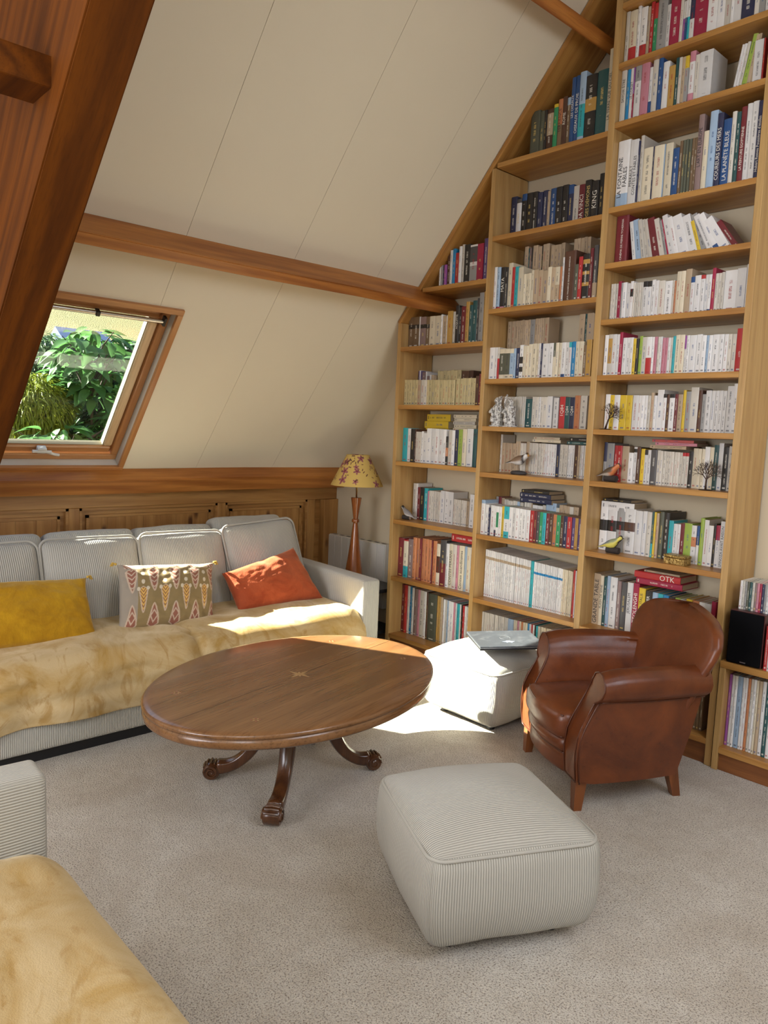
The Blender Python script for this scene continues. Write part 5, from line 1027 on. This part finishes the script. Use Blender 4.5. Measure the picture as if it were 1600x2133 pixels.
autosmooth(add('table_top', V, F, 'walnut', tb), 50)
M['inlay_l'] = plain('pale_inlay', (0.40, 0.24, 0.10), 0.3); M['inlay_d'] = plain('dark_inlay', (0.045, 0.015, 0.008), 0.3); M['inlay_r'] = plain('red_inlay', (0.25, 0.06, 0.03), 0.3)
MB().box(-A_+0.03, A_-0.03, -0.0009, 0.0009, 0.4401, 0.4403).make('board_joint', 'inlay_d', tb)
def inlay(x, y, big=False):
    m = MB(); d = MB(); s = 0.010
    if big:
        for k in range(8):
            a = k*pi/4; L = 0.055 if k % 2 == 0 else 0.03; q = Vector((cos(a), sin(a))); pp_ = Vector((-q.y, q.x)); 
            pts = [(x, y), (x+q.x*L*0.4+pp_.x*0.007, y+q.y*L*0.4+pp_.y*0.007), (x+q.x*L, y+q.y*L), (x+q.x*L*0.4-pp_.x*0.007, y+q.y*L*0.4-pp_.y*0.007)]
            m.prism(pts, 0.4401, 0.4405, 'Z')
    else:
        for i in (-1, 0, 1):
            for j in (-1, 0, 1):
                if i or j:
                    t = m if (i+j) % 2 else d; cx_, cy_ = x+i*s, y+j*s; t.prism([(cx_-s*.42, cy_), (cx_, cy_-s*.42), (cx_+s*.42, cy_), (cx_, cy_+s*.42)], 0.4401, 0.4405, 'Z')
    m.make('inlay', 'inlay_l', tb)
    if d.v: d.make('inlay', 'inlay_r', tb)
inlay(0, 0, True)
for x, y in ((0.46, 0.20), (0.46, -0.20), (-0.46, 0.20), (-0.46, -0.20)): inlay(x, y)
autosmooth(MB().lathe([(0.001, 0.165), (0.03, 0.168), (0.045, 0.18), (0.04, 0.195), (0.060, 0.21), (0.075, 0.24), (0.078, 0.27), (0.062, 0.30), (0.055, 0.31), (0.075, 0.322), (0.082, 0.335), (0.080, 0.35), (0.105, 0.362), (0.11, 0.377), (0.001, 0.377)], 40).make('column', 'walnut_leg', tb), 50)
Rt = Matrix.Rotation(-TA, 2)
for fx, fy in ((0.877, -1.80), (1.350, -1.815), (1.222, -1.205), (0.85, -1.27)):
    v = Matrix.Rotation(-TA, 2) @ Vector((fx-1.098, fy+1.523)); R_ = v.length; an = math.atan2(v.y, v.x); q = Vector((cos(an), sin(an), 0)); sd = Vector((-q.y, q.x, 0)); k = R_/0.355
    path = [(0.055, 0.345), (0.09, 0.335), (0.125, 0.295), (0.143, 0.235), (0.158, 0.175), (0.185, 0.122), (0.222, 0.082), (0.262, 0.058), (0.30, 0.049), (0.33, 0.052)]
    hw = [0.034, 0.037, 0.037, 0.033, 0.030, 0.028, 0.028, 0.029, 0.032, 0.032]; ht = [0.036, 0.040, 0.038, 0.034, 0.030, 0.027, 0.025, 0.026, 0.029, 0.031]
    V = []; n8 = 12
    for i, (r, z) in enumerate(path):
        a0 = path[max(0, i-1)]; a1 = path[min(len(path)-1, i+1)]; T = Vector((a1[0]-a0[0], a1[1]-a0[1])).normalized(); Nn = Vector((-T.y, T.x))
        for j in range(n8):
            t = 2*pi*j/n8; cx_ = math.copysign(abs(cos(t))**0.6, cos(t))*hw[i]; cy_ = math.copysign(abs(sin(t))**0.6, sin(t))*ht[i]
            if 0.5 < t < 2.64 : cy_ += 0.003*cos(6*(t-pi/2))
            rr, zz = r*k+Nn.x*cy_, z+Nn.y*cy_; V.append(q*rr+sd*cx_+Vector((0, 0, max(0.002, zz))))
    F = [(i*n8+j, i*n8+(j+1) % n8, (i+1)*n8+(j+1) % n8, (i+1)*n8+j) for i in range(len(path)-1) for j in range(n8)] + [tuple(range(n8-1, -1, -1)), tuple((len(path)-1)*n8+j for j in range(n8))]
    leg = add('leg', V, F, 'walnut_leg', tb, True); fixn(leg); sm = leg.modifiers.new('smooth', 'SUBSURF'); sm.levels = 1; sm.render_levels = 2
    m = MB(); c = q*(R_-0.012)+Vector((0, 0, 0.036))                     # scrolled toe
    m.tube([c-sd*0.031, c-sd*0.027, c+sd*0.027, c+sd*0.031], [0.030, 0.034, 0.034, 0.030], 20)
    for sgn in (-1, 1):
        sp2 = []
        for i in range(26): a = i*0.42; r = 0.029*(1-i/30); sp2.append(c+sd*sgn*0.033+q*cos(a)*r+Vector((0, 0, sin(a)*r)))
        m.tube(sp2, 0.0042, 6)
    for j in range(5): 
        a = radians(35+j*26); m.tube([c+q*cos(a)*0.034+Vector((0, 0, sin(a)*0.034))-sd*0.026, c+q*cos(a)*0.037+Vector((0, 0, sin(a)*0.037)), c+q*cos(a)*0.034+Vector((0, 0, sin(a)*0.034))+sd*0.026], 0.005, 6)
    autosmooth(m.make('scroll_foot', 'walnut_leg', leg), 45)
    kn = MB(); kc = q*0.098*k+Vector((0, 0, 0.322)); kn.ball(tuple(kc), 0.034, 14, 10, 0.8)
    for j in range(4): a = radians(-50+j*33); kn.tube([kc+q*0.03+sd*0.02*sin(a)+Vector((0, 0, 0.012)), kc+q*0.036+sd*0.03*sin(a)+Vector((0, 0, -0.02))], 0.006, 6)
    kn.make('carved_knee', 'walnut_leg', leg, True)
# ---------------------------------------------------------------- poufs
def pouf(loc, rz, side, label, h=0.285, dome=0.065):
    root = empty('pouf', loc, label, 'pouf', 'corduroy poufs on the carpet', rot=(0, 0, rz))
    H = h/2
    def shape(w, a, b, c):
        k = 1 - 0.10*max(0, -c)**2.2; bul = 1+0.025*(1-c*c)
        z = w.z
        if c > 0.55: z += dome*(max(0, 1-a*a)**0.8)*(max(0, 1-b*b)**0.8)
        return Vector((w.x*k*bul, w.y*k*bul, z))
    soft_box('cover', (side/2, side/2, H), 'cord', root, (0, 0, 0.028+H), r=0.04, puff=(0.008, 0.008, 0), n=18, ribs={'x': 1, 'y': 0, 'z': 1}, shape=shape, sag=0.004)
    pts = []; hs = side/2-0.004; r = 0.05                      # piped seam round the top
    for (cx_, cy_, a0) in ((hs-r, hs-r, 0), (-hs+r, hs-r, 90), (-hs+r, -hs+r, 180), (hs-r, -hs+r, 270)):
        for i in range(7): a = radians(a0+15*i); pts.append((cx_+r*cos(a), cy_+r*sin(a), 0.028+h-0.012))
    pts.append(pts[0]); MB().tube(pts, 0.0055, 8, False).make('seam', 'piping', root, True)
    b = MB(); b.bbox(-side/2+0.07, side/2-0.07, -side/2+0.07, side/2-0.07, 0.012, 0.05, 0.01); b.make('underside', 'black', root)
    for sx in (-1, 1):
        for sy in (-1, 1): MB().lathe([(0.02, 0.0), (0.022, 0.0), (0.022, 0.03), (0.001, 0.03)], 12, sx*(side/2-0.10), sy*(side/2-0.10)).make('foot', 'black', root)
pouf((2.100, -1.562, 0), radians(63.5), 0.52, 'light grey corduroy pouf alone on the open carpet')
pouf((1.088, -0.305, 0), radians(0), 0.50, 'light grey corduroy pouf carrying the laptop')
# ---------------------------------------------------------------- laptop
lt_ = empty('laptop', (1.205, -0.335, 0.405), 'closed dark grey laptop with a sticker on its lid', 'laptop', rot=(radians(2), radians(-1), radians(56.5)))
LZ = 0.0
MB().bbox(-0.165, 0.165, -0.125, 0.125, 0.0, 0.012, 0.004).make('base', 'black', lt_); MB().bbox(-0.166, 0.166, -0.126, 0.126, 0.0135, 0.021, 0.003).make('lid', 'laptop', lt_)
MB().bbox(-0.164, 0.164, -0.1245, 0.1245, 0.0119, 0.0136, 0.0005).make('trim', 'silver', lt_)
m = MB(); m.tube([(0.026*cos(i*pi/16), 0.005+0.026*sin(i*pi/16), 0.0214) for i in range(33)], 0.0014, 6, False, 0.4); m.make('logo_ring', 'silver', lt_)
me, tw, th_, ox, oy = text_mesh('DELL', 1.0); s_ = 0.034/tw; t = obj('logo', me, 'silver', lt_); t.scale = (s_, s_, s_); t.location = (-ox*s_, 0.005-oy*s_, 0.0213); t.rotation_euler = (0, 0, 0)
M['sticker'] = plain('pale_blue_sticker', (0.45, 0.58, 0.85), 0.4)
m = MB(); 
for pts in ([(-0.032, -0.052), (-0.012, -0.050), (0.0, -0.040), (-0.006, -0.062)], [(0.032, -0.050), (0.012, -0.050), (0.0, -0.040), (0.008, -0.064)], [(-0.010, -0.040), (0.010, -0.042), (0.014, -0.070), (0.0, -0.058), (-0.014, -0.068)]): m.prism(pts, 0.0211, 0.0214, 'Z')
fixn(m.make('sticker', 'sticker', lt_))
# ---------------------------------------------------------------- club armchair
ch = empty('club_armchair', (1.752, -0.656, 0), 'small brown leather club armchair facing the oval table', 'armchair', rot=(0, 0, radians(-33)))
def yfront(z):
    t = max(0, min(1, (z-0.26)/0.26)); return -0.052+0.085*t*t*(3-2*t)+0.012*max(0, (0.2-z)/0.1)
def arm(sg):
    sec = [(0.185, 0.115), (0.190, 0.30), (0.197, 0.42), (0.205, 0.470), (0.222, 0.515), (0.250, 0.548), (0.285, 0.560), (0.320, 0.552), (0.344, 0.528), (0.353, 0.498), (0.346, 0.468), (0.327, 0.450), (0.306, 0.440), (0.304, 0.425), (0.308, 0.30), (0.302, 0.115)]
    fine = []
    for i, p in enumerate(sec):
        q = sec[(i+1) % len(sec)]; k = 3
        for j in range(k): fine.append((p[0]+(q[0]-p[0])*j/k, p[1]+(q[1]-p[1])*j/k))
    ny = 22; V = []; n = len(fine); cx_ = sum(p[0] for p in fine)/n; cz_ = sum(p[1] for p in fine)/n
    for i in range(ny+1):
        t = i/ny; ins = 0.0
        if i < 4: ins = 0.012*(1-sin(pi/2*i/4))
        for x, z in fine:
            yb = 0.40+0.10*max(0, min(1, (z-0.1)/0.38)); y0 = yfront(z); y = y0+(yb-y0)*(t**1.0 if i > 4 else (i/4)*4/ny)
            taper = 0.055*t*t*(1 if z > 0.0 else 0); dx, dz = x-cx_, z-cz_; d = max(1e-6, sqrt(dx*dx+dz*dz))
            xx = x-dx/d*ins-taper*(1 if x > 0.24 else 0.6); zz = z-dz/d*ins + (0.010*sin(pi*t) if z > 0.5 else 0)
            V.append((sg*xx, y, zz))
    F = [(i*n+j, i*n+(j+1) % n, (i+1)*n+(j+1) % n, (i+1)*n+j) for i in range(ny) for j in range(n)] + [tuple(range(n-1, -1, -1)), tuple(ny*n+j for j in range(n))]
    o = add('arm', V, F, 'leather', ch); fixn(o); autosmooth(o, 60)
    pts = [(sg*(0.2425+(x-0.2425)*0.86), yfront(z)-0.001, 0.33+(z-0.33)*0.965) for x, z in fine]; pts.append(pts[0])
    MB().tube(pts, 0.0032, 6, False).make('piping', 'leather_seam', o, True)
    pts = [(sg*(0.306-0.055*t*t), 0.038+0.46*t, 0.4385) for t in [k/14 for k in range(15)]]; MB().tube(pts, 0.0035, 6).make('piping', 'leather_seam', o, True)
    pts = [(sg*(0.3045), yfront(z)+0.012, z) for z in [0.118+0.32*k/14 for k in range(15)]]; MB().tube(pts, 0.0035, 6).make('piping', 'leather_seam', o, True)
for sg in (1, -1): arm(sg)
# back
def hw_(z):
    pts = [(0.115, 0.235), (0.30, 0.245), (0.42, 0.262), (0.52, 0.285), (0.60, 0.308), (0.655, 0.312), (0.70, 0.285), (0.735, 0.225), (0.755, 0.15), (0.766, 0.07), (0.769, 0.004)]
    for (z0, w0), (z1, w1) in zip(pts, pts[1:]):
        if z <= z1: t = (z-z0)/(z1-z0); return w0+(w1-w0)*t
    return 0.004
def back_pt(u, v, front):
    a = 2*u-1
    z = 0.115+(0.769-0.115)*(1-(1-v)**1.6) if v < 1 else 0.769
    w = hw_(z)*1.04; x = a*w; yc = 0.39+0.19*((z-0.115)/0.65)**1.2
    e = max(0.0, 1-abs(a)**3.2)**0.5*min(1, max(0, (0.769-z)/0.045))**0.5
    wrap = -0.045*abs(a)**2.4*(1 if z > 0.35 else 0.2)
    th = 0.052*e+0.0
    return (x, yc+wrap+(-th if front else th*0.9), z*0.985)
V = []; nu_, nv_ = 36, 40
for j in range(nv_+1):
    for i in range(nu_+1): V.append(back_pt(i/nu_, j/nv_, True))
    for i in range(nu_-1, 0, -1): V.append(back_pt(i/nu_, j/nv_, False))
w = 2*nu_; F = [(j*w+i, j*w+(i+1) % w, (j+1)*w+(i+1) % w, (j+1)*w+i) for j in range(nv_) for i in range(w)] + [tuple(range(w-1, -1, -1)), tuple(nv_*w+i for i in range(w))]
o = add('backrest', V, F, 'leather', ch); fixn(o); o.data.shade_smooth(); sm = o.modifiers.new('smooth', 'SUBSURF'); sm.levels = 1; sm.render_levels = 1
def cush_shape(w, a, b, c):
    y = w.y - (0.035*(1-a*a) if b < 0 else 0)*min(1, abs(b)*1.5); return Vector((w.x, y, w.z+0.02*(1-a*a)*(1-b*b)*(1 if c > 0 else 0)))
cu_ = soft_box('seat_cushion', (0.195, 0.20, 0.056), 'leather', ch, (0, 0.130, 0.300), r=0.035, puff=(0.0, 0.006, 0.008), n=12, shape=cush_shape, sag=0.005)
for zz in (0.044, -0.044):
    pts = [(-0.185+0.37*t, -0.20-0.036*(1-(2*t-1)**2)+0.010, zz) for t in [k/16 for k in range(17)]]; MB().tube(pts, 0.0035, 6).make('piping', 'leather_seam', cu_, True)
def rail_shape(w, a, b, c): return Vector((w.x, w.y-0.034*(1-a*a), w.z))
soft_box('front_roll', (0.195, 0.05, 0.034), 'leather', ch, (0, -0.008, 0.222), r=0.032, puff=(0, 0.006, 0.004), n=10, shape=rail_shape)
soft_box('front_rail', (0.195, 0.05, 0.042), 'leather', ch, (0, 0.004, 0.152), r=0.02, puff=(0, 0.003, 0), n=10, shape=rail_shape)
MB().bbox(-0.19, 0.19, 0.03, 0.40, 0.13, 0.25, 0.01).make('seat_box', 'leather', ch)
pts = [(-0.19+0.38*t, -0.046-0.034*(1-(2*t-1)**2)+0.002, 0.190) for t in [k/16 for k in range(17)]]; MB().tube(pts, 0.0035, 6).make('piping', 'leather_seam', ch, True)
for x, y, bx_, by_ in ((0.262, -0.012, 0.006, -0.008), (-0.262, -0.012, -0.006, -0.008), (0.185, 0.41, 0.0, 0.035), (-0.185, 0.41, 0.0, 0.035)):
    t0, t1 = 0.024, 0.016; V = [(x+sx*t0, y+sy*t0, 0.135) for sx, sy in ((-1, -1), (1, -1), (1, 1), (-1, 1))]+[(x+bx_+sx*t1, y+by_+sy*t1, 0.0) for sx, sy in ((-1, -1), (1, -1), (1, 1), (-1, 1))]
    F = [(0, 1, 2, 3), (7, 6, 5, 4)]+[(i, i+4, (i+1) % 4+4, (i+1) % 4) for i in range(4)]; o = add('leg', V, F, 'leg_wood', ch); fixn(o)
for im in list(bpy.data.images): pass
